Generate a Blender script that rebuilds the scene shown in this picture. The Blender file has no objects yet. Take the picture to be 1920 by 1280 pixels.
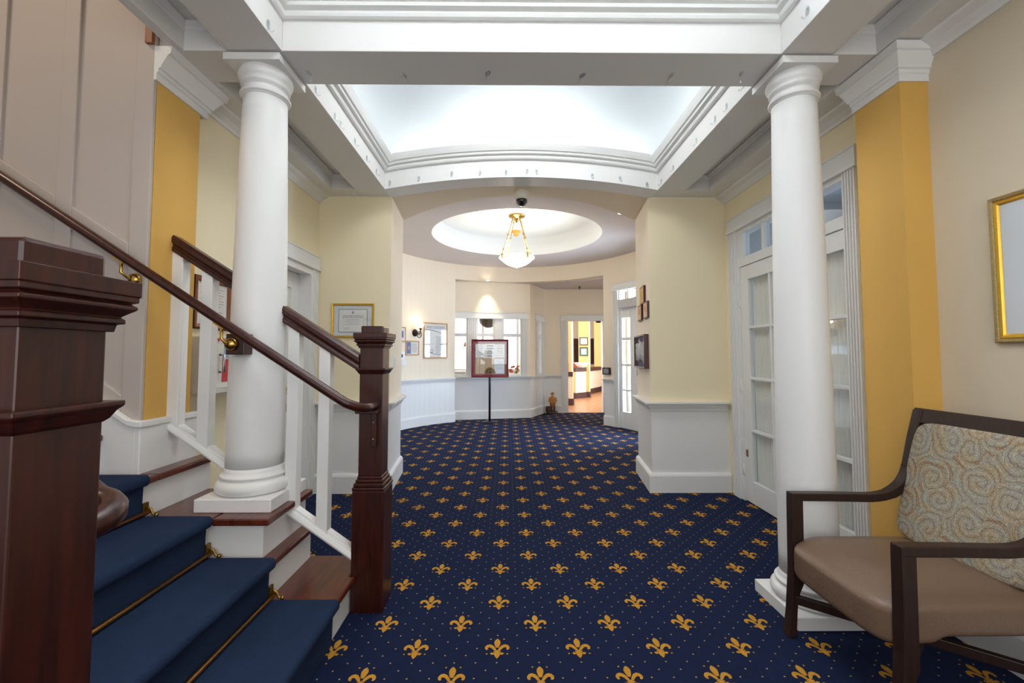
import bpy, bmesh, math, random
from mathutils import Vector, Matrix

S = bpy.context.scene
COL = S.collection
PI = math.pi
random.seed(7)

# ------------------------------------------------------------------ camera, world, lights, exposure
cam_d = bpy.data.cameras.new('camera')
cam_d.sensor_width = 36.0
cam_d.lens = 818.0 / 1920.0 * 36.0
cam_d.shift_y = -0.0081
cam_d.clip_start = 0.05
cam = bpy.data.objects.new('camera', cam_d)
cam.location = (0, 0, 1.30)
cam.rotation_euler = (math.radians(90 + 2.84), 0, math.radians(-0.49))
COL.objects.link(cam)
S.camera = cam

w = bpy.data.worlds.new('world')
S.world = w
w.use_nodes = True
wb = w.node_tree.nodes['Background']
wb.inputs['Color'].default_value = (1.0, 0.97, 0.93, 1)
wb.inputs['Strength'].default_value = 0.32

S.view_settings.view_transform = 'Standard'
S.view_settings.look = 'None'
S.view_settings.gamma = 1.0
S.view_settings.exposure = 0.65
S.view_settings.use_curve_mapping = False


def area(name, loc, size, power, color=(1, 1, 1), rot=(0, 0, 0), size_y=None, spread=None):
    d = bpy.data.lights.new(name, 'AREA')
    d.energy = power
    d.color = color
    d.size = size
    if size_y:
        d.shape = 'RECTANGLE'
        d.size_y = size_y
    if spread:
        d.spread = spread
    o = bpy.data.objects.new(name, d)
    o.location = loc
    o.rotation_euler = rot
    COL.objects.link(o)
    return o


UPR = (PI, 0, 0)
COOL = (0.93, 0.97, 1.0)
# cove strips lying on the ledge behind the crown of the far ceiling coffer
area('cove_strip', (-1.19, 3.2, 3.07), 0.10, 3.5, COOL, (PI, math.radians(-12), 0), 1.5)
area('cove_strip', (1.44, 3.2, 3.07), 0.10, 3.5, COOL, (PI, math.radians(12), 0), 1.5)
area('cove_strip', (0.125, 4.06, 3.23), 1.1, 4.5, COOL, (PI + math.radians(12), 0, 0), 0.08)
area('cove_strip', (-0.80, 4.06, 3.13), 0.5, 0.8, COOL, (PI + math.radians(12), 0, 0), 0.08)
area('cove_strip', (1.05, 4.06, 3.13), 0.5, 0.8, COOL, (PI + math.radians(12), 0, 0), 0.08)
area('cove_strip', (0.125, 2.36, 3.07), 2.0, 2.5, COOL, (PI - math.radians(12), 0, 0), 0.08)
# the same in the near coffer
area('cove_strip', (-1.19, 0.8, 3.07), 0.10, 18, COOL, (PI, math.radians(-12), 0), 2.2)
area('cove_strip', (1.44, 0.8, 3.07), 0.10, 18, COOL, (PI, math.radians(12), 0), 2.2)
area('cove_strip', (0.125, 2.22, 3.07), 2.3, 30, COOL, (PI + math.radians(12), 0, 0), 0.08)
# added fill lights, out of view in the crowns of the vaults
area('near_vault_fill', (0.125, 0.9, 3.74), 1.1, 17, (0.97, 0.98, 1.0), (0, 0, 0), 1.2)
area('far_vault_fill', (0.125, 3.0, 3.74), 1.2, 18, (0.97, 0.98, 1.0), (0, 0, 0), 0.7)
# daylight through the entrance door of the round hall
area('door_daylight', (3.5, 6.9, 1.3), 1.8, 290, (0.55, 0.73, 1.0), (PI / 2, 0, math.radians(97)), 2.3)
# broad soft fill added behind the camera to brighten the end wall
area('rear_fill', (0.3, -1.9, 2.0), 3.2, 38, (0.95, 0.97, 1.0), (math.radians(90), 0, 0), 2.2)
# dining room daylight
area('dining_daylight', (1.0, 13.0, 3.15), 5.0, 85, (1.0, 0.97, 0.93), (0, 0, 0), 5.0)
area('dining_daylight', (4.6, 12.6, 1.8), 2.4, 60, (1.0, 0.97, 0.92), (PI / 2, 0, math.radians(90)), 2.2)
area('dining_daylight', (-2.6, 11.5, 1.8), 2.4, 50, (0.95, 0.97, 1.0), (PI / 2, 0, math.radians(-90)), 2.2)
# stairwell lamp above the flight
area('stairwell_lamp', (-3.4, 0.9, 4.6), 0.8, 22, (1.0, 0.74, 0.52), (0, 0, 0))
# curtained room behind the french door
area('curtain_room_daylight', (3.6, 3.4, 1.7), 1.6, 16, (0.85, 0.92, 1.0), (PI / 2, 0, math.radians(90)), 1.8)


# ------------------------------------------------------------------ materials
def lin(c):
    return tuple(((v / 255.0) / 12.92) if v / 255.0 <= 0.04045 else (((v / 255.0) + 0.055) / 1.055) ** 2.4 for v in c)


def mat(name, rgb, rough=0.5, metal=0.0, bump=0.0, bscale=300.0, var=0.0, vscale=3.0, coat=0.0, spec=0.5, emit=None, estr=0.0):
    m = bpy.data.materials.new(name)
    m.use_nodes = True
    nt = m.node_tree
    b = nt.nodes['Principled BSDF']
    c = lin(rgb)
    b.inputs['Base Color'].default_value = (*c, 1)
    b.inputs['Roughness'].default_value = rough
    b.inputs['Metallic'].default_value = metal
    b.inputs['Specular IOR Level'].default_value = spec
    b.inputs['Coat Weight'].default_value = coat
    b.inputs['Coat Roughness'].default_value = 0.15
    if emit:
        b.inputs['Emission Color'].default_value = (*lin(emit), 1)
        b.inputs['Emission Strength'].default_value = estr
    tc = nt.nodes.new('ShaderNodeTexCoord')
    if var > 0:
        n = nt.nodes.new('ShaderNodeTexNoise')
        n.inputs['Scale'].default_value = vscale
        n.inputs['Detail'].default_value = 4
        nt.links.new(tc.outputs['Object'], n.inputs['Vector'])
        mx = nt.nodes.new('ShaderNodeMix')
        mx.data_type = 'RGBA'
        mx.inputs[6].default_value = (*[v * (1 - var) for v in c], 1)
        mx.inputs[7].default_value = (*[min(1, v * (1 + var)) for v in c], 1)
        nt.links.new(n.outputs['Fac'], mx.inputs[0])
        nt.links.new(mx.outputs[2], b.inputs['Base Color'])
    if bump > 0:
        n2 = nt.nodes.new('ShaderNodeTexNoise')
        n2.inputs['Scale'].default_value = bscale
        n2.inputs['Detail'].default_value = 2
        nt.links.new(tc.outputs['Object'], n2.inputs['Vector'])
        bp = nt.nodes.new('ShaderNodeBump')
        bp.inputs['Strength'].default_value = bump
        bp.inputs['Distance'].default_value = 0.01
        nt.links.new(n2.outputs['Fac'], bp.inputs['Height'])
        nt.links.new(bp.outputs['Normal'], b.inputs['Normal'])
    return m


def wood(name, dark, light, rough=0.3, scale=(14, 14, 1.2), coat=0.4):
    m = bpy.data.materials.new(name)
    m.use_nodes = True
    nt = m.node_tree
    b = nt.nodes['Principled BSDF']
    tc = nt.nodes.new('ShaderNodeTexCoord')
    mp = nt.nodes.new('ShaderNodeMapping')
    mp.inputs['Scale'].default_value = scale
    n = nt.nodes.new('ShaderNodeTexNoise')
    n.inputs['Scale'].default_value = 4
    n.inputs['Detail'].default_value = 6
    n.inputs['Distortion'].default_value = 0.6
    r = nt.nodes.new('ShaderNodeValToRGB')
    r.color_ramp.elements[0].position = 0.3
    r.color_ramp.elements[0].color = (*lin(dark), 1)
    r.color_ramp.elements[1].position = 0.72
    r.color_ramp.elements[1].color = (*lin(light), 1)
    nt.links.new(tc.outputs['Object'], mp.inputs['Vector'])
    nt.links.new(mp.outputs['Vector'], n.inputs['Vector'])
    nt.links.new(n.outputs['Fac'], r.inputs['Fac'])
    nt.links.new(r.outputs['Color'], b.inputs['Base Color'])
    b.inputs['Roughness'].default_value = rough
    b.inputs['Coat Weight'].default_value = coat
    b.inputs['Coat Roughness'].default_value = 0.2
    return m


def glass_mat(name, tint=(1, 1, 1), refl=0.12):
    m = bpy.data.materials.new(name)
    m.use_nodes = True
    nt = m.node_tree
    nt.nodes.remove(nt.nodes['Principled BSDF'])
    out = nt.nodes['Material Output']
    t = nt.nodes.new('ShaderNodeBsdfTransparent')
    t.inputs['Color'].default_value = (*tint, 1)
    g = nt.nodes.new('ShaderNodeBsdfGlossy')
    g.inputs['Roughness'].default_value = 0.02
    mx = nt.nodes.new('ShaderNodeMixShader')
    mx.inputs[0].default_value = refl
    nt.links.new(t.outputs[0], mx.inputs[1])
    nt.links.new(g.outputs[0], mx.inputs[2])
    nt.links.new(mx.outputs[0], out.inputs['Surface'])
    return m


M = {}
M['white'] = mat('white_paint', (232, 232, 230), 0.42)
M['ceil'] = mat('ceiling_white', (228, 227, 224), 0.6)
M['vault'] = mat('vault_white', (220, 225, 227), 0.8)
M['cream'] = mat('cream_wall', (246, 233, 198), 0.75, bump=0.04, bscale=180)
M['beige'] = mat('beige_wall', (214, 200, 175), 0.75, bump=0.04, bscale=180)
M['rot'] = mat('rotunda_cream', (244, 230, 208), 0.75, bump=0.03, bscale=180)
M['soffit'] = mat('arch_cream', (232, 216, 190), 0.8)
M['lav'] = mat('rotunda_ceiling_paint', (218, 208, 204), 0.85)
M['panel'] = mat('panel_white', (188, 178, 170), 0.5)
M['yellow'] = mat('yellow_wall', (216, 170, 86), 0.7, bump=0.03, bscale=180)
M['mahog'] = wood('mahogany', (38, 11, 5), (70, 24, 12), 0.32, coat=0.12)
M['mahogh'] = wood('mahogany_tread', (62, 20, 10), (108, 46, 26), 0.28, scale=(8, 1.2, 8), coat=0.25)
M['espresso'] = wood('espresso_wood', (34, 18, 12), (50, 27, 19), 0.42, coat=0.0)
M['runner'] = mat('blue_carpet_pile', (37, 52, 79), 0.95, bump=0.6, bscale=420, var=0.22, vscale=5, spec=0.1)
M['gold'] = mat('woven_gold', (192, 140, 52), 0.9, bump=0.5, bscale=420, var=0.2, vscale=40, spec=0.1)
M['pin'] = mat('woven_pin_dot', (196, 166, 108), 0.9, spec=0.1)
M['brass'] = mat('brass', (196, 158, 84), 0.25, 1.0, var=0.15, vscale=30)
M['oldbrass'] = mat('aged_brass', (150, 118, 58), 0.38, 1.0, var=0.3, vscale=60)
M['copper'] = mat('worn_copper_brass', (156, 96, 62), 0.35, 1.0, var=0.3, vscale=12)
M['rodbrass'] = mat('worn_brass_rod', (158, 112, 58), 0.36, 1.0, var=0.3, vscale=9)
M['giltframe'] = mat('gilt', (222, 176, 66), 0.3, 0.75, var=0.15, vscale=50)
M['giltrope'] = mat('gilt_rope', (160, 140, 100), 0.45, 0.5, bump=0.8, bscale=140)
M['black'] = mat('black_metal', (22, 22, 24), 0.4)
M['iron'] = mat('dark_iron', (40, 34, 32), 0.45, 0.4)
M['paper'] = mat('paper', (236, 236, 232), 0.7)
M['mat'] = mat('grey_mat_board', (220, 225, 230), 0.8)
M['ink'] = mat('ink', (60, 60, 66), 0.8)
M['inkgrey'] = mat('pale_ink', (150, 150, 152), 0.8)
M['navy'] = mat('print_navy', (52, 66, 130), 0.6)
M['blueprint'] = mat('print_blue', (92, 116, 176), 0.6)
M['oak'] = wood('light_oak', (196, 148, 100), (222, 178, 130), 0.45, coat=0.1)
M['brownframe'] = wood('brown_frame_wood', (118, 62, 26), (160, 92, 44), 0.4)
M['maroon'] = mat('maroon_frame', (112, 20, 32), 0.3, coat=0.4)
M['maroondark'] = wood('dark_cherry', (44, 14, 14), (84, 28, 24), 0.35, coat=0.1)
M['operator'] = mat('brushed_operator_cover', (196, 192, 190), 0.5)
M['maroonmat'] = mat('maroon_mat', (140, 58, 70), 0.7)
M['tan'] = mat('tan_board', (196, 172, 142), 0.8)
M['plate'] = mat('white_plastic', (236, 234, 226), 0.4)
M['camwhite'] = mat('camera_housing', (226, 224, 208), 0.45)
M['clearhook'] = mat('clear_plastic_hook', (226, 228, 230), 0.12, coat=.5)
M['hookclear'] = glass_mat('clear_acrylic', (.93, .94, .95), .20)
M['dome'] = mat('smoked_dome', (26, 26, 28), 0.08, coat=0.6)
M['glass'] = glass_mat('window_glass', (0.97, 0.98, 0.98), 0.08)
M['glassdark'] = glass_mat('transom_glass', (0.86, 0.9, 0.95), 0.16)
M['picglass'] = glass_mat('picture_glass', (1, 1, 1), 0.07)
M['leather'] = mat('taupe_leather', (116, 93, 75), 0.36, bump=0.12, bscale=90, var=0.06, vscale=5)
M['red'] = mat('red_print', (205, 40, 52), 0.5)
M['pink'] = mat('pale_print_lines', (240, 190, 196), 0.5)
M['skyblue'] = mat('pale_blue_plastic', (150, 186, 214), 0.4)
M['chrome'] = mat('steel', (190, 190, 192), 0.25, 1.0)
M['cabside'] = mat('cabinet_enamel', (222, 220, 214), 0.45)
M['figtan'] = mat('figurine_ochre', (168, 112, 58), 0.7, var=0.25, vscale=30)
M['figskin'] = mat('figurine_face', (214, 164, 120), 0.7)
M['figdark'] = mat('figurine_brown', (66, 42, 32), 0.7, var=0.25, vscale=30)
M['plaque'] = mat('copper_plaque_face', (214, 168, 122), 0.35, 0.5)
M['goldplaque'] = mat('gold_plaque_face', (212, 172, 96), 0.35, 0.5)
M['plumtrim'] = mat('plum_brown_trim', (78, 52, 54), 0.5)
M['dcream'] = mat('dining_cream', (246, 240, 222), 0.7)
M['dyellow'] = mat('dining_yellow', (240, 208, 140), 0.7)
M['dfloor'] = wood('dining_floor_wood', (176, 116, 76), (206, 146, 100), 0.4, scale=(1.5, 8, 8))
M['redchair'] = mat('red_upholstery', (168, 62, 40), 0.7)
M['flower_red'] = mat('red_petals', (190, 40, 56), 0.7)
M['flower_yel'] = mat('yellow_petals', (236, 196, 70), 0.7)
M['leaf'] = mat('leaf_green', (70, 110, 60), 0.7)
M['linen'] = mat('white_linen', (240, 240, 240), 0.8)
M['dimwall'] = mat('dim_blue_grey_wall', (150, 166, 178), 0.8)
M['frost'] = mat('frosted_glass_lit', (255, 246, 228), 0.4, emit=(255, 240, 214), estr=2.6)
M['sconceglow'] = mat('sconce_glass_lit', (255, 240, 214), 0.4, emit=(255, 226, 184), estr=1.2)
M['spotlens'] = mat('spot_lens_lit', (255, 240, 214), 0.4, emit=(255, 236, 208), estr=8.0)
M['glowpanel'] = mat('added_glow_panel', (255, 255, 255), 0.5, emit=(246, 250, 255), estr=2.6)  # emission for the panel added in the dining room
M['amber'] = mat('amber_plastic', (236, 160, 70), 0.5)
M['tealprint'] = mat('teal_print', (126, 186, 186), 0.6)
M['silver'] = mat('silver_trophies', (196, 200, 206), 0.3, 0.6, var=0.5, vscale=24)
M['shadelining'] = mat('dark_lampshade', (50, 46, 42), 0.5)


def carpet_mat():
    m = mat('navy_carpet', (18, 27, 55), 0.95, bump=0.5, bscale=380, var=0.16, vscale=26, spec=0.1)
    return m


M['carpet'] = carpet_mat()
_b = M['carpet'].node_tree.nodes['Principled BSDF']
_b.inputs['Sheen Weight'].default_value = 0.08
_b.inputs['Sheen Roughness'].default_value = 0.5
_b.inputs['Sheen Tint'].default_value = (0.25, 0.42, 1.0, 1)


def curtain_mat():
    m = mat('sheer_curtain', (238, 236, 228), 0.9)
    b = m.node_tree.nodes['Principled BSDF']
    b.inputs['Transmission Weight'].default_value = 0.0
    return m


M['curtain'] = curtain_mat()


def paisley():
    m = bpy.data.materials.new('paisley_fabric')
    m.use_nodes = True
    nt = m.node_tree
    b = nt.nodes['Principled BSDF']
    L = nt.links.new

    def node(t, **k):
        n = nt.nodes.new(t)
        for a, v in k.items():
            setattr(n, a, v)
        return n

    def math_(op, a, c=None):
        n = node('ShaderNodeMath', operation=op)
        for i, v in enumerate((a, c)):
            if v is None:
                continue
            if isinstance(v, (int, float)):
                n.inputs[i].default_value = v
            else:
                L(v, n.inputs[i])
        return n.outputs[0]
    tc = node('ShaderNodeTexCoord')
    sep0 = node('ShaderNodeSeparateXYZ')
    L(tc.outputs['Object'], sep0.inputs[0])
    cmb = node('ShaderNodeCombineXYZ')
    L(sep0.outputs[1], cmb.inputs[0])
    L(sep0.outputs[2], cmb.inputs[1])
    nz = node('ShaderNodeTexNoise')
    nz.inputs['Scale'].default_value = 9
    L(cmb.outputs[0], nz.inputs['Vector'])
    mv = node('ShaderNodeVectorMath', operation='MULTIPLY_ADD')
    L(nz.outputs['Color'], mv.inputs[0])
    mv.inputs[1].default_value = (0.06, 0.06, 0)
    L(cmb.outputs[0], mv.inputs[2])
    v = node('ShaderNodeTexVoronoi', voronoi_dimensions='2D')
    v.inputs['Scale'].default_value = 8.0
    v.inputs['Randomness'].default_value = 0.8
    L(mv.outputs[0], v.inputs['Vector'])
    sub = node('ShaderNodeVectorMath', operation='SUBTRACT')
    L(mv.outputs[0], sub.inputs[0])
    L(v.outputs['Position'], sub.inputs[1])
    sp = node('ShaderNodeSeparateXYZ')
    L(sub.outputs[0], sp.inputs[0])
    ang = math_('ARCTAN2', sp.outputs[1], sp.outputs[0])
    dist = v.outputs['Distance']
    sw = math_('SINE', math_('ADD', math_('MULTIPLY', dist, 26), ang))
    sw2 = math_('SINE', math_('ADD', math_('MULTIPLY', dist, 96), math_('MULTIPLY', ang, 11)))
    v2 = node('ShaderNodeTexVoronoi', voronoi_dimensions='2D')
    v2.inputs['Scale'].default_value = 150
    L(cmb.outputs[0], v2.inputs['Vector'])
    nz2 = node('ShaderNodeTexNoise')
    nz2.inputs['Scale'].default_value = 16
    nz2.inputs['Detail'].default_value = 3
    L(cmb.outputs[0], nz2.inputs['Vector'])

    def mixc(fac, a_, b_):
        mx = node('ShaderNodeMix', data_type='RGBA')
        mx.clamp_factor = True
        if isinstance(fac, (int, float)):
            mx.inputs[0].default_value = fac
        else:
            L(fac, mx.inputs[0])
        for i, v_ in ((6, a_), (7, b_)):
            if isinstance(v_, tuple):
                mx.inputs[i].default_value = (*lin(v_), 1)
            else:
                L(v_, mx.inputs[i])
        return mx.outputs[2]
    fz = math_('MULTIPLY', math_('SUBTRACT', nz2.outputs['Fac'], 0.40), 5.0)
    base = mixc(fz, (152, 152, 145), (164, 146, 117))
    # rust leaf shapes
    sc = node('ShaderNodeSeparateColor')
    L(v.outputs['Color'], sc.inputs[0])
    acc = math_('MULTIPLY', math_('GREATER_THAN', sc.outputs[0], 0.45), math_('GREATER_THAN', math_('SINE', math_('ADD', math_('MULTIPLY', ang, 3), math_('MULTIPLY', dist, 20))), 0.55))
    acc = math_('MULTIPLY', acc, math_('GREATER_THAN', dist, 0.34))
    base = mixc(math_('MULTIPLY', acc, 0.75), base, (146, 104, 62))
    # spiral outlines, beaded
    ln = math_('MULTIPLY', math_('SUBTRACT', sw, 0.62), 3.2)
    base = mixc(math_('MULTIPLY', ln, 0.55), base, (118, 98, 80))
    ln2 = math_('MULTIPLY', math_('MULTIPLY', math_('SUBTRACT', math_('MULTIPLY', sw, -1.0), 0.55), 2.2), math_('GREATER_THAN', sw2, -0.2))
    base = mixc(math_('MULTIPLY', ln2, 0.6), base, (198, 188, 160))
    # fine woven speckle
    sp_ = math_('MULTIPLY', math_('SUBTRACT', 0.30, v2.outputs['Distance']), 4.0)
    base = mixc(math_('MULTIPLY', sp_, 0.9), base, (206, 196, 168))
    v3 = node('ShaderNodeTexVoronoi', voronoi_dimensions='2D', feature='DISTANCE_TO_EDGE')
    v3.inputs['Scale'].default_value = 55
    L(mv.outputs[0], v3.inputs['Vector'])
    ed = math_('MULTIPLY', math_('SUBTRACT', 0.10, v3.outputs['Distance']), 9.0)
    base = mixc(math_('MULTIPLY', ed, 0.6), base, (112, 92, 74))
    L(base, b.inputs['Base Color'])
    b.inputs['Roughness'].default_value = 0.85
    return m


M['paisley'] = paisley()


def rope_mat():
    m = mat('gilt_rope_border', (168, 146, 98), 0.4, 0.5)
    nt = m.node_tree
    b = nt.nodes['Principled BSDF']
    tc = nt.nodes.new('ShaderNodeTexCoord')
    mp = nt.nodes.new('ShaderNodeMapping')
    mp.inputs['Rotation'].default_value = (math.radians(45), 0, 0)
    wv = nt.nodes.new('ShaderNodeTexWave')
    wv.bands_direction = 'Z'
    wv.inputs['Scale'].default_value = 50
    nt.links.new(tc.outputs['Object'], mp.inputs[0])
    nt.links.new(mp.outputs[0], wv.inputs['Vector'])
    bp = nt.nodes.new('ShaderNodeBump')
    bp.inputs['Strength'].default_value = 0.8
    nt.links.new(wv.outputs['Fac'], bp.inputs['Height'])
    nt.links.new(bp.outputs['Normal'], b.inputs['Normal'])
    return m


M['giltrope'] = rope_mat()


# ------------------------------------------------------------------ mesh builder
def empty(name, loc, label, cat, group=None, rotz=0.0, kind=None):
    o = bpy.data.objects.new(name, None)
    o.empty_display_size = 0.05
    o.location = loc
    o.rotation_euler = (0, 0, rotz)
    COL.objects.link(o)
    tag(o, label, cat, group, kind)
    return o


def tag(o, label=None, cat=None, group=None, kind=None):
    if label:
        o['label'] = label
    if cat:
        o['category'] = cat
    if group:
        o['group'] = group
    if kind:
        o['kind'] = kind
    return o


def world_of(o):
    m = Matrix.LocRotScale(o.location, o.rotation_euler, None)
    return world_of(o.parent) @ m if o.parent else m


class MB:
    def __init__(s):
        s.bm = bmesh.new()
        s.mi = 0

    def _faces(s, vs, faces, smooth=False):
        bv = [s.bm.verts.new(v) for v in vs]
        for f in faces:
            try:
                fc = s.bm.faces.new([bv[i] for i in f])
                fc.material_index = s.mi
                fc.smooth = smooth
            except ValueError:
                pass
        return s

    def box(s, x0, x1, y0, y1, z0, z1, T=None):
        v = [(x, y, z) for z in (z0, z1) for y in (y0, y1) for x in (x0, x1)]
        if T:
            v = [T @ Vector(p) for p in v]
        return s._faces(v, [(0, 2, 3, 1), (4, 5, 7, 6), (0, 1, 5, 4), (2, 6, 7, 3), (0, 4, 6, 2), (1, 3, 7, 5)])

    def prism(s, pts, axis, a, b, T=None, smooth=False):
        """polygon pts (2D) extruded along axis ('x': pts=(y,z), 'y': pts=(x,z), 'z': pts=(x,y))"""
        def P(p, t):
            q = {'x': (t, p[0], p[1]), 'y': (p[0], t, p[1]), 'z': (p[0], p[1], t)}[axis]
            return (T @ Vector(q)) if T else q
        n = len(pts)
        v = [P(p, a) for p in pts] + [P(p, b) for p in pts]
        bv = [s.bm.verts.new(q) for q in v]
        for i in range(n):
            j = (i + 1) % n
            f = s.bm.faces.new([bv[i], bv[j], bv[n + j], bv[n + i]])
            f.material_index = s.mi
            f.smooth = smooth
        for r in (bv[:n][::-1], bv[n:]):
            f = s.bm.faces.new(r)
            f.material_index = s.mi
        return s

    def lathe(s, prof, c=(0, 0, 0), n=32, T=None, smooth=True, a0=0, a1=2 * PI, cap=True):
        """prof: list of (r, z)"""
        full = abs(a1 - a0 - 2 * PI) < 1e-6
        rings = []
        cnt = n if full else n + 1
        for r, z in prof:
            ring = []
            for i in range(cnt):
                a = a0 + (a1 - a0) * i / n
                p = Vector((c[0] + r * math.cos(a), c[1] + r * math.sin(a), c[2] + z))
                ring.append(s.bm.verts.new((T @ p) if T else p))
            rings.append(ring)
        for k in range(len(rings) - 1):
            for i in range(n):
                j = (i + 1) % cnt
                f = s.bm.faces.new([rings[k][i], rings[k][j], rings[k + 1][j], rings[k + 1][i]])
                f.smooth = smooth
                f.material_index = s.mi
        if full and cap:
            for ring, fl in ((rings[0], True), (rings[-1], False)):
                try:
                    f = s.bm.faces.new(ring[::-1] if fl else ring)
                    f.material_index = s.mi
                except ValueError:
                    pass
        return s

    def sphere(s, c, r, n=16, sc=(1, 1, 1), T=None):
        prof = []
        for i in range(n + 1):
            a = -PI / 2 + PI * i / n
            prof.append((max(1e-4, r * math.cos(a)), r * math.sin(a)))
        M_ = Matrix.Translation(c) @ Matrix.Diagonal((*sc, 1))
        if T:
            M_ = T @ M_
        return s.lathe(prof, (0, 0, 0), 20, M_)

    def tube(s, path, r, n=12, closed=False):
        path = [Vector(p) for p in path]
        rs = r if isinstance(r, (list, tuple)) else [r] * len(path)
        rings = []
        prev = None
        N = len(path)
        for i, p in enumerate(path):
            if closed:
                t = (path[(i + 1) % N] - path[i - 1]).normalized()
            else:
                t = (path[min(i + 1, N - 1)] - path[max(i - 1, 0)]).normalized()
            if prev is None:
                u = t.cross(Vector((0, 0, 1)))
                if u.length < 1e-3:
                    u = t.cross(Vector((1, 0, 0)))
                u.normalize()
            else:
                u = (prev - t * prev.dot(t)).normalized()
            prev = u
            v = t.cross(u)
            rings.append([s.bm.verts.new(p + (u * math.cos(2 * PI * k / n) + v * math.sin(2 * PI * k / n)) * rs[i]) for k in range(n)])
        for i in range(N if closed else N - 1):
            a, b = rings[i], rings[(i + 1) % N]
            for k in range(n):
                j = (k + 1) % n
                f = s.bm.faces.new([a[k], a[j], b[j], b[k]])
                f.smooth = True
                f.material_index = s.mi
        if not closed:
            for ring in (rings[0][::-1], rings[-1]):
                f = s.bm.faces.new(ring)
                f.material_index = s.mi
        return s

    def sweep(s, path, prof, closed=False, smooth=False):
        """profile (out, up) along a path; out = left of travel in plan, mitred"""
        path = [Vector(p) for p in path]
        N = len(path)
        rings = []

        def nrm(a, b):
            d = b - a
            d.z = 0
            d.normalize()
            return Vector((-d.y, d.x, 0))
        for i, p in enumerate(path):
            ns = []
            if closed or i > 0:
                ns.append(nrm(path[i - 1], p))
            if closed or i < N - 1:
                ns.append(nrm(p, path[(i + 1) % N]))
            m = ns[0] if len(ns) == 1 else (ns[0] + ns[1])
            if len(ns) == 2:
                m = m / max(0.2, (1 + ns[0].dot(ns[1])))
            rings.append([s.bm.verts.new(p + m * o + Vector((0, 0, z))) for o, z in prof])
        k = len(prof)
        for i in range(N if closed else N - 1):
            a, b = rings[i], rings[(i + 1) % N]
            for q in range(k):
                j = (q + 1) % k
                f = s.bm.faces.new([a[q], b[q], b[j], a[j]])
                f.material_index = s.mi
                f.smooth = smooth
        if not closed:
            for ring in (rings[0], rings[-1][::-1]):
                f = s.bm.faces.new(ring)
                f.material_index = s.mi
        return s

    def build(s, name, mats, parent=None, bevel=0.0, local=False, subsurf=0, autosmooth=False, kind=None):
        bm = s.bm
        bmesh.ops.recalc_face_normals(bm, faces=bm.faces)
        if parent and not local:
            bm.transform(world_of(parent).inverted())
        me = bpy.data.meshes.new(name)
        bm.to_mesh(me)
        bm.free()
        o = bpy.data.objects.new(name, me)
        for m in (mats if isinstance(mats, (list, tuple)) else [mats]):
            me.materials.append(m)
        COL.objects.link(o)
        if parent:
            o.parent = parent
        if bevel:
            md = o.modifiers.new('bevel', 'BEVEL')
            md.width = bevel
            md.segments = 2
            md.limit_method = 'ANGLE'
            md.angle_limit = math.radians(40)
        if subsurf:
            md = o.modifiers.new('sub', 'SUBSURF')
            md.levels = subsurf
            md.render_levels = subsurf
        if kind:
            o['kind'] = kind
        return o


def struct(name, mb, mats, label, cat, parent=None, bevel=0.0):
    o = mb.build(name, mats, parent, bevel)
    o['kind'] = 'structure'
    if not parent:
        o['label'] = label
        o['category'] = cat
    return o


def text_mesh(mb, body, size, T, mi, depth=0.0008, align='CENTER'):
    """lettering laid in the local xy plane of T, added to mb"""
    c = bpy.data.curves.new('lettering', 'FONT')
    c.body = body
    c.size = size
    c.align_x = align
    c.extrude = depth
    c.resolution_u = 2
    o = bpy.data.objects.new('lettering', c)
    COL.objects.link(o)
    dg = bpy.context.evaluated_depsgraph_get()
    me = bpy.data.meshes.new_from_object(o.evaluated_get(dg))
    n0 = len(mb.bm.verts)
    f0 = len(mb.bm.faces)
    mb.bm.from_mesh(me)
    mb.bm.verts.ensure_lookup_table()
    mb.bm.faces.ensure_lookup_table()
    for v in mb.bm.verts[n0:]:
        v.co = T @ v.co
    for f in mb.bm.faces[f0:]:
        f.material_index = mi
    bpy.data.objects.remove(o)
    bpy.data.meshes.remove(me)
    bpy.data.curves.remove(c)


def copy_tree(o, parent=None):
    c = o.copy()
    COL.objects.link(c)
    c.parent = parent
    for ch in list(o.children):
        copy_tree(ch, c)
    return c


def face_T(origin, xdir, zdir=(0, 0, 1)):
    """matrix whose local x = xdir, y = up, z = out of the wall (towards the viewer)"""
    x = Vector(xdir).normalized()
    y = Vector(zdir).normalized()
    z = x.cross(y)
    m = Matrix((x, y, z)).transposed().to_4x4()
    m.translation = Vector(origin)
    return m


# ------------------------------------------------------------------ dimensions
XL, XR = -1.84, 2.12          # hall side walls
XC = 0.13
YE = 4.20                     # end wall with the arch
ZS = 2.84                     # beam soffits
RC, RR = (0.13, 6.70), 2.22   # round hall
ZR = 3.10                     # round hall ceiling
ZB = 2.80                     # bay ceiling


def rp(deg, r=RR):
    a = math.radians(deg)
    return (RC[0] + r * math.sin(a), RC[1] + r * math.cos(a))


def arch(x):
    u = (x - 0.125) / 1.275
    return 0.12 * max(0.0, 1 - u * u)


# ------------------------------------------------------------------ floor with woven motifs
LX, LY, PS = 0.131, 1.822, 0.359
mb = MB()
mb.box(-4.2, 3.3, -2.0, 9.90, -0.05, 0.0)


def add_poly(mb, pts, z):
    try:
        f = mb.bm.faces.new([mb.bm.verts.new((x, y, z)) for x, y in pts])
        f.material_index = mb.mi
    except ValueError:
        pass


def ell(cx, cy, a, b, rot, n=10):
    r = math.radians(rot)
    return [(cx + a * math.cos(t) * math.cos(r) - b * math.sin(t) * math.sin(r),
             cy + a * math.cos(t) * math.sin(r) + b * math.sin(t) * math.cos(r)) for t in [2 * PI * k / n for k in range(n)]]


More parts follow.
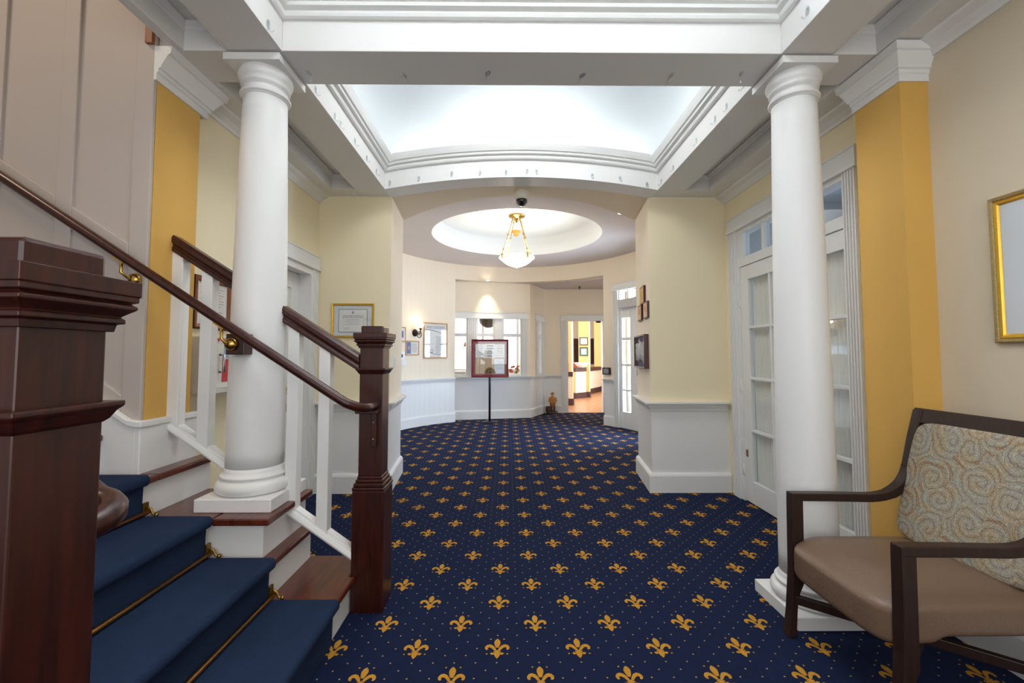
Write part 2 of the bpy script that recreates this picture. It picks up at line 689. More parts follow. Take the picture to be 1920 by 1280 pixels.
def fleur(mb, cx, cy, s=1.0):
    def tr(pts):
        return [(cx + x * s, cy + y * s) for x, y in pts]
    petal = [(0, .066), (.008, .058), (.0135, .046), (.014, .034), (.011, .02), (.006, .004), (-.006, .004), (-.011, .02), (-.014, .034), (-.0135, .046), (-.008, .058)]
    add_poly(mb, tr(petal), 0.0012)
    for sg in (1, -1):
        side = [(.004, -.008), (.011, .008), (.021, .021), (.034, .027), (.047, .022), (.055, .009), (.054, -.004), (.047, -.011), (.040, -.008),
                (.042, .001), (.038, .007), (.031, .006), (.022, -.002), (.014, -.014), (.006, -.018)]
        add_poly(mb, tr([(x * sg, y) for x, y in side][::sg]), 0.0013)
        foot = [(.004, -.026), (.014, -.03), (.024, -.027), (.031, -.033), (.024, -.042), (.013, -.04), (.004, -.036)]
        add_poly(mb, tr([(x * sg, y) for x, y in foot][::sg]), 0.0013)
        for dx, dy in ((.030, .062), (.045, -.036)):
            add_poly(mb, tr(ell(dx * sg, dy, .0045, .0045, 0, 6)), 0.0012)
    add_poly(mb, tr([(-.016, -.019), (.016, -.019), (.016, -.026), (-.016, -.026)][::-1]), 0.0014)
    tail = [(.006, -.012), (.010, -.028), (.012, -.045), (.006, -.057), (0, -.066), (-.006, -.057), (-.012, -.045), (-.010, -.028), (-.006, -.012)]
    add_poly(mb, tr(tail[::-1]), 0.0011)


def on_carpet(x, y):
    if y < 4.2:
        return -1.84 < x < 2.12 and y > 0.95
    if math.hypot(x - RC[0], y - RC[1]) < 2.2:
        return True
    if y < 5.1:
        return -1.2 < x < 1.45
    return y > 8.0 and -1.05 < x < 2.3 and y < 9.85


for i in range(-8, 9):
    for j in range(-6, 26):
        for o in (0, .5):
            x, y = LX + (i + o) * PS, LY + (j + o) * PS
            if on_carpet(x, y) and not (x < -0.82 and y < 2.5):
                mb.mi = 1
                fleur(mb, x, y)
q = PS / 4
for i in range(-26, 27):
    for j in range(-12, 95):
        for o in (0, .5):
            x, y = LX + (i + o) * q, LY + (j + o) * q
            if not on_carpet(x, y) or (x < -0.82 and y < 2.5):
                continue
            # skip those under a motif
            u = ((x - LX) / PS) % 1.0
            v = ((y - LY) / PS) % 1.0
            hit = False
            for a, b in ((0, 0), (1, 0), (0, 1), (1, 1), (.5, .5)):
                if abs(u - a) < .19 and abs(v - b) < .20:
                    hit = True
            if hit:
                continue
            mb.mi = 2
            add_poly(mb, [(x + .0042, y), (x, y + .0042), (x - .0042, y), (x, y - .0042)], 0.001)
struct('floor', mb, [M['carpet'], M['gold'], M['pin']], 'navy blue carpet with gold fleur de lis motifs across the hall floor', 'carpet')

# ------------------------------------------------------------------ walls of the hall
RAIL = [(0, -.085), (.012, -.085), (.018, -.065), (.034, -.045), (.038, -.022), (.062, -.020), (.066, -.012), (.066, 0), (0, 0)]
BASE = [(0, 0), (.030, 0), (.030, .155), (.022, .172), (.012, .18), (0, .18)]
WZ = 0.85

# left wall
mb = MB()
mb.box(XL - .15, XL, 2.45, 3.08, 0, 2.95).box(XL - .15, XL, 3.08, 4.05, 2.06, 2.95).box(XL - .15, XL, 4.05, YE + .2, 0, 2.95)
struct('wall_left', mb, M['cream'], 'cream wall on the left behind the stair rail', 'wall')
# right wall: near part and part around the glazed doors
mb = MB()
mb.box(2.095, 2.25, -2.0, 2.2, 0, 3.0)
struct('wall_right', mb, M['beige'], 'beige wall at right behind the armchair', 'wall')
mb = MB()
mb.box(XR, XR + .15, 2.36, 2.61, 0, 2.95).box(XR, XR + .15, 2.61, 4.07, 2.46, 2.95).box(XR, XR + .15, 4.07, YE + .2, 0, 2.95)
struct('wall_right_far', mb, M['cream'], 'cream wall above the glazed double doors on the right', 'wall')

# right pilaster, left pilaster
mb = MB()
mb.box(1.955, 2.14, 2.10, 2.38, 0, ZS)
struct('wall_right_pilaster', mb, M['yellow'], 'ochre yellow pilaster behind the armchair', 'pilaster')
mb = MB()
mb.box(-1.84, -1.762, 2.141, 2.445, 0, ZS)
struct('wall_left_pilaster', mb, M['yellow'], 'ochre yellow pilaster at the end of the panelled stair wall', 'pilaster')

# cornice capitals on the pilasters
CAP = [(0, 0), (.010, 0), (.010, .035), (.016, .040), (.016, .058), (.024, .062), (.027, .075), (.050, .13), (.058, .135), (.064, .172), (0, .172)]
mb = MB()
mb.sweep([(2.14, 2.10, ZS - .179), (1.955, 2.10, ZS - .179), (1.955, 2.38, ZS - .179), (2.12, 2.38, ZS - .179)][::-1], [(-o, z) for o, z in CAP])
struct('trim_1', mb, M['white'], 'white moulded capital on the right yellow pilaster', 'cornice')
mb = MB()
mb.sweep([(-1.765, 2.12, ZS - .172), (-1.765, 2.48, ZS - .172), (-1.84, 2.48, ZS - .172)], [(-o * 1.35, z) for o, z in CAP])
struct('trim_2', mb, M['white'], 'white moulded capital on the left yellow pilaster', 'cornice')

# end wall piers
lp = [(XL - .15, YE), (-1.135, YE), (-1.20, 4.92), (-1.35, 5.05), (XL - .15, 5.05)]
rpier = [(XR + .15, YE), (1.37, YE), (1.455, 4.92), (1.6, 5.05), (XR + .15, 5.05)]
for nm, pts, lb in (('wall_back_left', lp, 'cream pier left of the arch, white wainscot below'), ('wall_back_right', rpier, 'cream pier right of the arch, white wainscot below')):
    mb = MB()
    mb.prism(pts, 'z', 0, WZ - .04)
    mb.mi = 1
    mb.prism(pts, 'z', WZ - .04, ZS)
    mb.bm.faces.ensure_lookup_table()
    mb.bm.faces[8].material_index = 2       # the inner face carries the paint of the round hall
    struct(nm, mb, [M['white'], M['cream'], M['rot']], lb, 'wall')
mb = MB()
mb.sweep([(XL, YE, WZ), (-1.135, YE, WZ), (-1.20, 4.92, WZ)], [(-o, z) for o, z in RAIL])
struct('trim_3', mb, M['white'], 'white chair rail around the left pier', 'chair rail')
mb = MB()
mb.sweep([(1.455, 4.92, WZ), (1.37, YE, WZ), (XR - .02, YE, WZ)], [(-o, z) for o, z in RAIL])
struct('trim_4', mb, M['white'], 'white chair rail around the right pier', 'chair rail')
mb = MB()
mb.sweep([(XL, YE, 0), (-1.135, YE, 0), (-1.20, 4.92, 0)], [(-o, z) for o, z in BASE])
struct('baseboard_left', mb, M['white'], 'white baseboard around the left pier', 'baseboard')
mb = MB()
mb.sweep([(1.455, 4.92, 0), (1.37, YE, 0), (XR - .005, YE, 0)], [(-o, z) for o, z in BASE])
struct('baseboard_right', mb, M['white'], 'white baseboard around the right pier', 'baseboard')
mb = MB()
mb.sweep([(2.095, 2.1, 0), (2.095, -2, 0)], [(-o, z) for o, z in BASE])
mb.sweep([(1.955, 2.38, 0), (1.955, 2.10, 0), (2.095, 2.10, 0)], [(-o * .6, z) for o, z in BASE])
struct('baseboard_right_near', mb, M['white'], 'white baseboard along the wall behind the armchair', 'baseboard')

# ------------------------------------------------------------------ ceiling of the hall
mb = MB()
mb.box(-1.42, -1.15, -2, YE, ZS, 3.02)                      # main beams
mb.box(1.40, 1.66, -2, YE, ZS, 3.02)
mb.box(-1.15, 1.40, 2.15, 2.425, ZS, 3.02)                  # cross beam between the columns
mb.box(-1.80, -1.42, 2.15, 2.41, ZS, 3.02)                  # cross pieces to the pilasters
mb.box(1.66, 2.14, 2.15, 2.41, ZS, 3.02)
mb.box(-1.70, -1.645, -2, 2.15, ZS, 3.10)                   # fascia over the stair well
mb.box(-2.0, -1.645, 2.41, YE, ZS, 3.02)
mb.box(1.89, 2.27, -2, 2.15, ZS, 3.02)
mb.box(1.89, 2.27, 2.41, YE, ZS, 3.02)
mb.box(-1.645, -1.42, 4.01, YE, ZS, 3.02)
mb.box(1.66, 1.89, 4.01, YE, ZS, 3.02)
for x0, x1 in ((-1.70, -1.36), (1.62, 1.95)):
    mb.box(x0, x1, -2, YE, 2.985, 3.06)
# thin lip along the outer edge of the beams
for x0, x1 in ((-1.432, -1.42), (1.66, 1.672)):
    for y0, y1 in ((-2, 2.15), (2.41, 4.01)):
        mb.box(x0, x1, y0, y1, ZS, ZS + .02)
struct('ceiling', mb, M['ceil'], 'white beamed ceiling with side recesses above the hall', 'ceiling', bevel=.003)

# cove mouldings inside the side recesses and against the walls
COVE = [(0, 0), (.022, 0), (.03, -.012), (.012, -.03), (.006, -.042), (0, -.045)]
n = 5
for loop in (((-1.645, 2.41), (-1.42, 2.41), (-1.42, 4.01), (-1.645, 4.01)), ((1.66, 2.41), (1.89, 2.41), (1.89, 4.01), (1.66, 4.01)),
             ((-1.645, -1.9), (-1.42, -1.9), (-1.42, 2.15), (-1.645, 2.15)), ((1.66, -1.9), (1.89, -1.9), (1.89, 2.15), (1.66, 2.15))):
    mb = MB()
    mb.sweep([(x, y, 2.986) for x, y in loop], COVE, closed=True)
    struct('trim_%d' % n, mb, M['white'], ('white moulding inside the %s ceiling recess on the %s' % ('far' if loop[0][1] > 0 else 'near', 'left' if loop[0][0] < 0 else 'right')), 'moulding')
    n += 1
WC = [(0, 0), (.085, 0), (.080, -.012), (.045, -.030), (.02, -.055), (.012, -.07), (0, -.07)]
mb = MB()
mb.sweep([(XL, YE, ZS), (XL, 2.48, ZS)], WC)
struct('trim_9', mb, M['white'], 'white cornice at the top of the left cream wall', 'cornice')
mb = MB()
mb.sweep([(XR, 2.38, ZS), (XR, YE, ZS)], WC)
struct('trim_10', mb, M['white'], 'white cornice above the glazed doors', 'cornice')
mb = MB()
mb.sweep([(2.095, -2, ZS), (2.095, 2.1, ZS)], WC)
struct('trim_11', mb, M['white'], 'white cornice at the top of the beige right wall', 'cornice')

# crown mouldings of the two coffers, the far one following the arch
CROWN = [(-.05, 0), (.012, 0), (.022, .008), (.028, .022), (.024, .036), (.034, .040), (.046, .046), (.050, .058), (.046, .066), (.060, .072), (.072, .100), (.082, .128), (-.05, .128)]
path = [(-1.15, 2.425, 3.0), (1.40, 2.425, 3.0)]
NA = 28
for k in range(NA + 1):
    x = 1.40 - 2.55 * k / NA
    path.append((x, 4.0, 3.0 + arch(x)))
mb = MB()
mb.sweep(path, CROWN, closed=True)
struct('trim_12', mb, M['white'], 'white crown moulding around the far lit coffer, arched at the end', 'crown moulding')
mb = MB()
mb.sweep([(-1.15, -.4, 3.0), (1.40, -.4, 3.0), (1.40, 2.15, 3.0), (-1.15, 2.15, 3.0)], CROWN, closed=True)
struct('trim_13', mb, M['white'], 'white crown moulding around the near coffer above the cross beam', 'crown moulding')
mb = MB()
mb.box(-1.15, 1.40, -2.0, -.4, ZS, 3.02)
struct('ceiling_near', mb, M['ceil'], 'white ceiling beam over the entrance end', 'ceiling')

# arched fascia and the soffit behind it
mb = MB()
xs = [-1.15 + 2.55 * k / NA for k in range(NA + 1)]
pts = [(x, ZS + arch(x)) for x in xs] + [(x, 3.03 + arch(x)) for x in xs[::-1]]
mb.prism(pts, 'y', 4.0, 4.22)
struct('wall_back_arch', mb, M['white'], 'white arched fascia at the end of the lit coffer', 'arch')
mb = MB()
xs = [-1.26 + 2.78 * k / 40 for k in range(41)]
for k in range(40):
    a, b = xs[k], xs[k + 1]
    ya = RC[1] - math.sqrt(RR ** 2 - (a - RC[0]) ** 2)
    yb = RC[1] - math.sqrt(RR ** 2 - (b - RC[0]) ** 2)
    za, zb = ZS + arch(a), ZS + arch(b)
    mb._faces([(a, 4.215, za), (b, 4.215, zb), (b, yb, zb), (a, ya, za)], [(0, 1, 2, 3)], True)
    mb._faces([(a, ya, za), (b, yb, zb), (b, yb, 3.16), (a, ya, 3.16)], [(0, 1, 2, 3)], False)
struct('wall_back_soffit', mb, M['soffit'], 'cream underside of the wide arch into the round hall', 'arch')


def vault(x0, x1, y0, y1, out_far=.18):
    mb = MB()
    bx0, bx1, by0, by1 = x0 - .22, x1 + .22, y0 - .13, y1 + out_far
    NV = 14
    loops = []
    for k in range(NV + 1):
        t = PI / 2 * k / NV
        ins = .62 * (1 - math.cos(t))
        z = 3.0 + .78 * math.sin(t)
        loops.append([(bx0 + ins, by0 + ins, z), (bx1 - ins, by0 + ins, z), (bx1 - ins, by1 - ins, z), (bx0 + ins, by1 - ins, z)])
    for c in range(4):
        for k in range(NV):
            a, b = loops[k], loops[k + 1]
            d = (c + 1) % 4
            mb._faces([a[c], a[d], b[d], b[c]], [(0, 1, 2, 3)], True)
    mb._faces(loops[-1], [(0, 1, 2, 3)], False)
    bmesh.ops.remove_doubles(mb.bm, verts=mb.bm.verts, dist=1e-5)
    return mb


struct('ceiling_vault_far', vault(-1.15, 1.40, 2.425, 4.0), M['vault'], 'bright white coved vault above the far coffer', 'ceiling vault')
struct('ceiling_vault_near', vault(-1.15, 1.40, -.4, 2.15, .13), M['vault'], 'bright white coved vault above the near coffer', 'ceiling vault')

# ------------------------------------------------------------------ panelled stair wall
YW = 2.12
SL = 0.638
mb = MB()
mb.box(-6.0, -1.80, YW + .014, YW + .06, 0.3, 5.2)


def zu(x):
    return 1.843 + .65 * (-1.855 - x)


def zl(x):
    return 1.126 + .65 * (-1.887 - x)


def zs(x):
    return 0.965 + .65 * (-1.80 - x)


y0, y1 = YW, YW + .02
stiles = [-1.855 - .365 * k for k in range(11)]
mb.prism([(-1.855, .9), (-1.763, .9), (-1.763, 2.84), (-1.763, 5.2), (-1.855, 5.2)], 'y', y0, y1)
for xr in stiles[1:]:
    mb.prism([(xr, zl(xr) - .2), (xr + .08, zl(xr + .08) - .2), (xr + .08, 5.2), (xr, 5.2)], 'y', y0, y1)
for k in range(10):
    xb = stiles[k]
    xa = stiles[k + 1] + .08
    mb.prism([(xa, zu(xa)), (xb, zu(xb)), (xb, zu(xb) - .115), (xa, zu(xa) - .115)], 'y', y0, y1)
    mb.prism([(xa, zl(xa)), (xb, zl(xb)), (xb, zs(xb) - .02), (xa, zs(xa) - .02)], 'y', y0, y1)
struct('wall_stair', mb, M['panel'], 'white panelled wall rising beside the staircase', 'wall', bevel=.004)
# sloped skirting with its cap, returning round the pilaster
mb = MB()
mb.prism([(-1.765, .3), (-1.765, .955), (-1.80, .965), (-6, zs(-6)), (-6, .3)], 'y', YW - .02, YW + .005)
mb.prism([(-1.752, .955), (-1.745, .985), (-1.80, .995), (-6, zs(-6) + .03), (-6, zs(-6)), (-1.80, .965)], 'y', YW - .032, YW)
mb.box(-1.77, -1.742, YW - .02, 2.48, .5, .955)
mb.box(-1.77, -1.732, YW - .03, 2.51, .955, .985)
struct('baseboard_stair', mb, M['white'], 'white stepped skirting along the panelled stair wall', 'baseboard', bevel=.005)
# stairwell shell: upper ceiling and far side
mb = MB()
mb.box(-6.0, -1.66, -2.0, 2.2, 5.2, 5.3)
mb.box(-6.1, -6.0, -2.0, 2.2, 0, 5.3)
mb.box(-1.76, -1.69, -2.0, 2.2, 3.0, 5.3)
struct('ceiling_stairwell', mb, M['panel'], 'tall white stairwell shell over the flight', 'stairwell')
mb = MB()
mb.box(-1.80, -1.765, 2.10, 2.118, 2.845, 3.3)
struct('trim_14', mb, M['brownframe'], 'brown timber edge above the left pilaster capital', 'trim')

# ------------------------------------------------------------------ staircase
RISE, RUN, N0 = .185, .29, -.772
YS0, YS1 = .70, 2.50
YR0, YR1 = .95, 2.03
NST = 9
stair = empty('staircase', (-1.4, 1.6, 0), 'staircase climbing left with mahogany treads and white risers', 'staircase')


def nx(k):
    return N0 - RUN * (k - 1) + (.02 if k > 4 else 0)


for k in range(1, NST + 1):
    z = RISE * k
    xn = nx(k)
    ye = YS1 if k < 4 else YW - .021
    # riser
    m1 = MB()
    m1.box(xn - RUN - .04, xn - .033, YS0, ye - .02 if k < 4 else ye, z - RISE, z - .03)
    m1.build('riser', M['white'], stair)
    m2 = MB()
    if k == 1:
        m2.prism([(xn - RUN - .05, YS0 - .02), (xn, YS0 - .02), (xn, 2.266), (-.799, 2.266), (-.799, ye), (xn - RUN - .05, ye)], 'z', z - .032, z)
    else:
        m2.box(xn - RUN - .05, xn, YS0 - .02, ye, z - .032, z)
    if k == 4:
        m2.box(-1.741, xn, ye, 2.52, z - .032, z)
        m1 = MB()
        m1.box(-1.741, xn - .033, ye, 2.50, z - RISE, z - .03)
        m1.build('riser', M['white'], stair)
    m2.build('tread', M['mahogh'], stair, bevel=.008)
    if k == 3:
        m1 = MB()
        m1.box(-1.40, -1.127, 2.062, 2.48, .37, .525)
        m1.build('riser', M['white'], stair)
        m2 = MB()
        m2.box(-1.345, -1.090, 2.030, 2.485, .523, .555)
        m2.build('tread', M['mahogh'], stair, bevel=.006)
mb = MB()
pp = [(nx(1) - .04, 0)]
for k in range(1, 4):
    pp += [(nx(k) - .036, RISE * k - .034), (nx(k + 1) - .036, RISE * k - .034)]
pp += [(nx(4) - .036, 0)]
mb.prism(pp, 'y', YS1 - .05, YS1 - .022)
mb.build('stringer', M['white'], stair)

# carpet runner
runner = empty('stair_runner', (-1.4, 1.5, 0), 'dark blue carpet runner down the middle of the stairs', 'carpet runner')
for k in range(1, NST + 1):
    z = RISE * k
    xn = nx(k)
    prof = []
    th = .016
    zt = z + th
    # tread part, rounded nosing, riser part
    outer = [(xn - RUN - .032 + .02, zt)]
    for a in range(90, -91, -15):
        r = .026
        outer.append((xn - .006 + r * math.cos(math.radians(a)) * .8, zt - r + r * math.sin(math.radians(a))))
    outer += [(xn - .014, zt - .054), (xn - .018, z - RISE + (.016 if k > 1 else 0))]
    inner = [(xn - .036, z - RISE + (.016 if k > 1 else 0)), (xn - .036, z - .02), (xn - RUN - .032 + .02, z - .005)]
    m1 = MB()
    m1.prism(outer + inner, 'y', YR0, YR1, smooth=False)
    m1.build('runner_fold', M['runner'], runner, bevel=.004)

# stair rods at the foot of each riser
for k in range(2, NST + 1):
    xr = nx(k) + .002
    zr = RISE * (k - 1) + .030
    lab = {2: 'brass stair rod across the first carpeted step from the floor', 3: 'brass stair rod on the second carpeted step from the floor',
           4: 'stair rod on the third step, beside the column plinth'}.get(k, None)
    if k > 4:
        break
    if k == 5:
        lab = 'highest stair rod, behind the near newel post'
    rod = empty('stair_rod', (xr, 1.5, zr), lab, 'stair rod', 'stair rods holding the runner')
    m1 = MB()
    m1.tube([(xr, YR0 - .05, zr), (xr, YR1 + .018, zr)], .0095, 10)
    m1.build('rod', M['copper'] if k == 4 else M['rodbrass'], rod)
    for yb in (YR0 - .04, YR1 + .004):
        m1 = MB()
        m1.box(xr - .022, xr - .010, yb - .008, yb + .022, zr - .018, zr + .042)
        m1.box(xr - .012, xr + .008, yb - .004, yb + .014, zr - .004, zr + .016)
        m1.tube([(xr - .004, yb + .005, zr + .022), (xr + .014, yb + .005, zr + .012), (xr + .022, yb + .005, zr - .008), (xr + .036, yb + .005, zr - .014)], .006, 8)
        m1.sphere((xr + .038, yb + .005, zr - .012), .010, 8)
        m1.build('bracket', M['oldbrass'], rod, bevel=.003)


# ------------------------------------------------------------------ newel posts
def newel(cx, cy, label):
    t = empty('newel_post', (cx, cy, 0), label, 'newel post', 'mahogany newel posts')
    def sq(h, z0, z1, m=None):
        m = m or MB()
        return m.box(cx - h, cx + h, cy - h, cy + h, z0, z1)
    sq(.082, 0, .605).build('base', M['mahog'], t, bevel=.004)
    m = MB()
    for h, a, b in ((.084, .605, .622), (.078, .622, .642), (.070, .642, .660), (.064, .660, .675)):
        sq(h, a, b, m)
    m.build('base_moulding', M['mahog'], t, bevel=.005)
    sq(.060, .675, 1.345).build('shaft', M['mahog'], t, bevel=.003)
    m = MB()
    pts = [(.060, 1.198), (.066, 1.204), (.072, 1.216), (.078, 1.222), (.078, 1.230), (.060, 1.230)]
    for a, b in zip(pts[:-1], pts[1:]):
        pass
    m.sweep([(cx - .06, cy - .06, 0), (cx - .06, cy + .06, 0), (cx + .06, cy + .06, 0), (cx + .06, cy - .06, 0)],
            [(o - .060, z) for o, z in pts], closed=True)
    m.build('band', M['mahog'], t, bevel=.002)
    m = MB()
    cap = [(.0, 1.335), (.006, 1.335), (.008, 1.346), (.015, 1.348), (.015, 1.354), (.011, 1.358), (.020, 1.366), (.025, 1.370), (.025, 1.375), (.019, 1.379), (.026, 1.382), (.026, 1.390),
           (.028, 1.391), (.028, 1.414), (.0, 1.414)]
    m.sweep([(cx - .06, cy - .06, 0), (cx - .06, cy + .06, 0), (cx + .06, cy + .06, 0), (cx + .06, cy - .06, 0)], cap, closed=True)
    m.box(cx - .06, cx + .06, cy - .06, cy + .06, 1.345, 1.41)
    m.build('cap_moulding', M['mahog'], t, bevel=.002)
    sq(.058, 1.41, 1.452).build('cap_block', M['mahog'], t, bevel=.007)
    return t


newel(-.715, 2.350, 'mahogany newel post at the foot of the stair in front of the hall')
newel(-.674, .612, 'large close mahogany newel post at the left edge')

# ------------------------------------------------------------------ balustrade
bal = empty('balustrade', (-1.3, 2.31, .5), 'white balusters and mahogany top rail either side of the left column', 'balustrade')
YB = 2.31


def zrail(x):
    return 1.308 + SL * (-.79 - x)


RP = [(-.036, 0), (-.036, .018), (-.028, .024), (-.030, .034), (-.040, .042), (-.040, .062), (-.030, .076), (.030, .076), (.040, .062), (.040, .042), (.030, .034), (.028, .024), (.036, .018), (.036, 0)]


def sloped(mb, prof, x0, x1, zf, y):
    rings = []
    for x in (x0, x1):
        rings.append([mb.bm.verts.new((x, y + a, zf(x) + b * 1.15)) for a, b in prof])
    k = len(prof)
    for i in range(k):
        j = (i + 1) % k
        mb.bm.faces.new([rings[0][i], rings[0][j], rings[1][j], rings[1][i]])
    mb.bm.faces.new(rings[0])
    mb.bm.faces.new(rings[1][::-1])
    return mb


mb = MB()
sloped(mb, RP, -1.763, -1.41, lambda x: zrail(x) - .085, YB)
mb.build('top_rail', M['mahog'], bal, bevel=.003)
mb = MB()
sloped(mb, RP, -1.226, -.775, lambda x: zrail(x) - .085, YB)
mb.build('top_rail', M['mahog'], bal, bevel=.003)


def zbot(x):
    return .285 + SL * 1.08 * (-.79 - x)


LPF = [(-.040, .0), (-.046, .012), (-.040, .026), (-.034, .034), (.034, .034), (.040, .026), (.046, .012), (.040, 0)]
for a, b in ((-1.763, -1.40), (-1.155, -.795)):
    mb = MB()
    sloped(mb, LPF, a, b, lambda x: zbot(x) - .03, YB)
    mb.build('bottom_rail', M['white'], bal, bevel=.003)
for i, x in enumerate((-1.735, -1.578, -1.118, -.955)):
    h = .029
    mb = MB()
    v = []
    for xx, yy in ((x - h, YB - h), (x + h, YB - h), (x + h, YB + h), (x - h, YB + h)):
        v.append((xx, yy, zbot(xx)))
    for xx, yy in ((x - h, YB - h), (x + h, YB - h), (x + h, YB + h), (x - h, YB + h)):
        v.append((xx, yy, zrail(xx) - .075))
    mb._faces(v, [(0, 3, 2, 1), (4, 5, 6, 7), (0, 1, 5, 4), (1, 2, 6, 5), (2, 3, 7, 6), (3, 0, 4, 7)])
    mb.build('baluster', M['white'], bal, bevel=.003)
# fillets between the balusters
for a, b in ((-1.706, -1.607), (-1.549, -1.42), (-1.089, -.984), (-.926, -.80)):
    mb = MB()
    sloped(mb, [(-.024, 0), (-.024, .016), (.024, .016), (.024, 0)], a, b, lambda x: zbot(x) + .002, YB)
    mb.build('fillet', M['white'], bal)


# ------------------------------------------------------------------ round wall handrail with brass brackets
def hz(x):
    return 1.088 + .648 * (-.781 - x)


hr = empty('handrail', (-1.5, 2.06, 1.2), 'round mahogany handrail sloping down to the far newel post', 'handrail', 'stair handrails')
YH = 2.06
path = [(-5.2, YH, hz(-5.2)), (-2.4, YH, hz(-2.4)), (-.80, YH, hz(-.80)), (-.76, YH + .003, 1.074), (-.725, YH + .02, 1.058), (-.698, YH + .055, 1.047), (-.690, YH + .10, 1.043), (-.690, 2.29, 1.042)]
mb = MB()
mb.tube(path, .0225, 16)
mb.build('rail', M['mahog'], hr)


def bracket(x, ywall, block=False):
    zz = hz(x)
    if block:
        m = MB()
        m.box(x - .035, x + .055, 2.10, 2.20, zz - .135, zz - .035)
        m.build('bracket_block', M['mahog'], hr, bevel=.004)
    m = MB()
    m.lathe([(.001, .0), (.026, .002), (.032, .012), (.028, .022), (.018, .030), (.001, .034)], (0, 0, 0), 20,
            Matrix.Translation((x - .005, ywall, zz - .085)) @ Matrix.Rotation(PI / 2, 4, 'X'))
    m.tube([(x - .005, ywall - .025, zz - .085), (x - .012, ywall - .045, zz - .080), (x - .030, YH, zz - .058), (x - .030, YH, zz - .008)], .007, 10)
    m.box(-.03, .03, -.010, .010, -.026, -.019, Matrix.Translation((x - .03, YH, hz(x - .03))) @ Matrix.Rotation(math.atan(.648), 4, 'Y'))
    m.build('bracket', M['brass'], hr)


bracket(-1.80, 2.12)
bracket(-1.318, 2.105, True)
# wooden angle bracket on the newel
m = MB()
m.box(-.78, -.668, 2.24, 2.30, 1.000, 1.018)
m.box(-.702, -.676, 2.255, 2.30, .83, 1.004)
m.build('angle_bracket', M['mahog'], hr, bevel=.003)
for z in (.87, .955):
    m = MB()
    m.sphere((-.689, 2.254, z), .004, 8)
    m.build('screw', M['chrome'], hr)

hr2 = empty('handrail', (-1.5, .80, 1.2), 'curled end of round mahogany handrail meeting the close left newel', 'handrail', 'stair handrails')
YH2 = .80
mb = MB()
path = [(-3.2, YH2, 1.050 + .648 * 2.47), (-.83, YH2, 1.050 + .648 * .10)]
for i in range(9):
    a = math.radians(90 - 22.5 * i)
    path.append((-.737 + .060 * math.cos(a), YH2 - .050 + .050 * math.sin(a) if i < 8 else YH2 - .100, 1.045 - .005 * i))
path.append((-.76, YH2 - .100, 1.0))
mb.tube(path, .0225, 16)
mb.build('rail', M['mahog'], hr2)


# ------------------------------------------------------------------ columns
def column(cx, cy, z0, label):
    t = empty('column', (cx, cy, z0), label, 'column', 'white round columns')
    m = MB()
    m.box(cx - .182, cx + .182, cy - .182, cy + .182, z0, z0 + .062)
    m.build('plinth', M['white'], t, bevel=.004)
    m = MB()
    pr = [(.150, .062)]
    for i in range(13):
        a = math.radians(-90 + 15 * i)
        pr.append((.150 + .026 * math.cos(a), .062 + .032 + .032 * math.sin(a)))
    pr += [(.150, .128), (.150, .134), (.152, .136)]
    for i in range(7):
        a = math.radians(-60 + 25 * i)
        pr.append((.146 + .010 * math.cos(a), .144 + .009 * math.sin(a)))
    pr += [(.142, .155), (.137, .168), (.1335, .185)]
    m.lathe([(r, z0 + z) for r, z in pr], (cx, cy, 0), 48)
    m.build('base', M['white'], t)
    m = MB()
    pr = []
    zt = 2.655
    for i in range(25):
        u = i / 24
        r = .1335 - .0275 * (max(0, u - .12) / .88) ** 1.5
        pr.append((r, z0 + .18 + (zt - z0 - .18) * u))
    m.lathe(pr, (cx, cy, 0), 48)
    m.build('shaft', M['white'], t)
    m = MB()
    pr = [(.106, 2.650), (.111, 2.652), (.111, 2.657)]
    for i in range(7):
        a = math.radians(-75 + 25 * i)
        pr.append((.112 + .010 * math.cos(a), 2.668 + .010 * math.sin(a)))
    pr += [(.108, 2.680), (.108, 2.706), (.1165, 2.708), (.1165, 2.716), (.1185, 2.717), (.1185, 2.724)]
    for i in range(8):
        a = math.radians(-60 + 17 * i)
        pr.append((.108 + .024 * math.cos(a), 2.764 + .030 * math.sin(a) + .004 * i / 7))
    pr += [(.122, 2.797)]
    m.lathe(pr, (cx, cy, 0), 48)
    m.box(cx - .142, cx + .142, cy - .142, cy + .142, 2.795, ZS - .009)
    m.build('capital', M['white'], t)
    return t


column(-1.303, 2.29, .555, 'white round column standing on the third step of the stair')
column(1.548, 2.29, 0.0, 'white round column standing on the carpet behind the armchair')


# ------------------------------------------------------------------ casings, doors and windows
def casing_v(mb, T, x0, x1, z0, z1, d=.02):
    """fluted casing board in the local frame of T (x along, y up, z out)"""
    n = 4
    wd = x1 - x0
    mb.box(x0, x1, z0, z1, -.02, d * .6, T)
    fw = wd / (n * 2 + 1) if wd > 0.06 else wd / 5
    for i in range(n + 1):
        a = x0 + wd * i / (n + .55) * .98
        mb.box(a, a + fw * 1.1, z0, z1, 0, d, T)


def casing_h(mb, T, x0, x1, z0, z1, d=.024):
    mb.box(x0, x1, z0, z1, -.02, d, T)
    mb.box(x0 - .012, x1 + .012, z0 - .012, z0 + .012, -.02, d + .010, T)
    mb.box(x0 - .006, x1 + .006, z1 - .012, z1, -.02, d + .006, T)


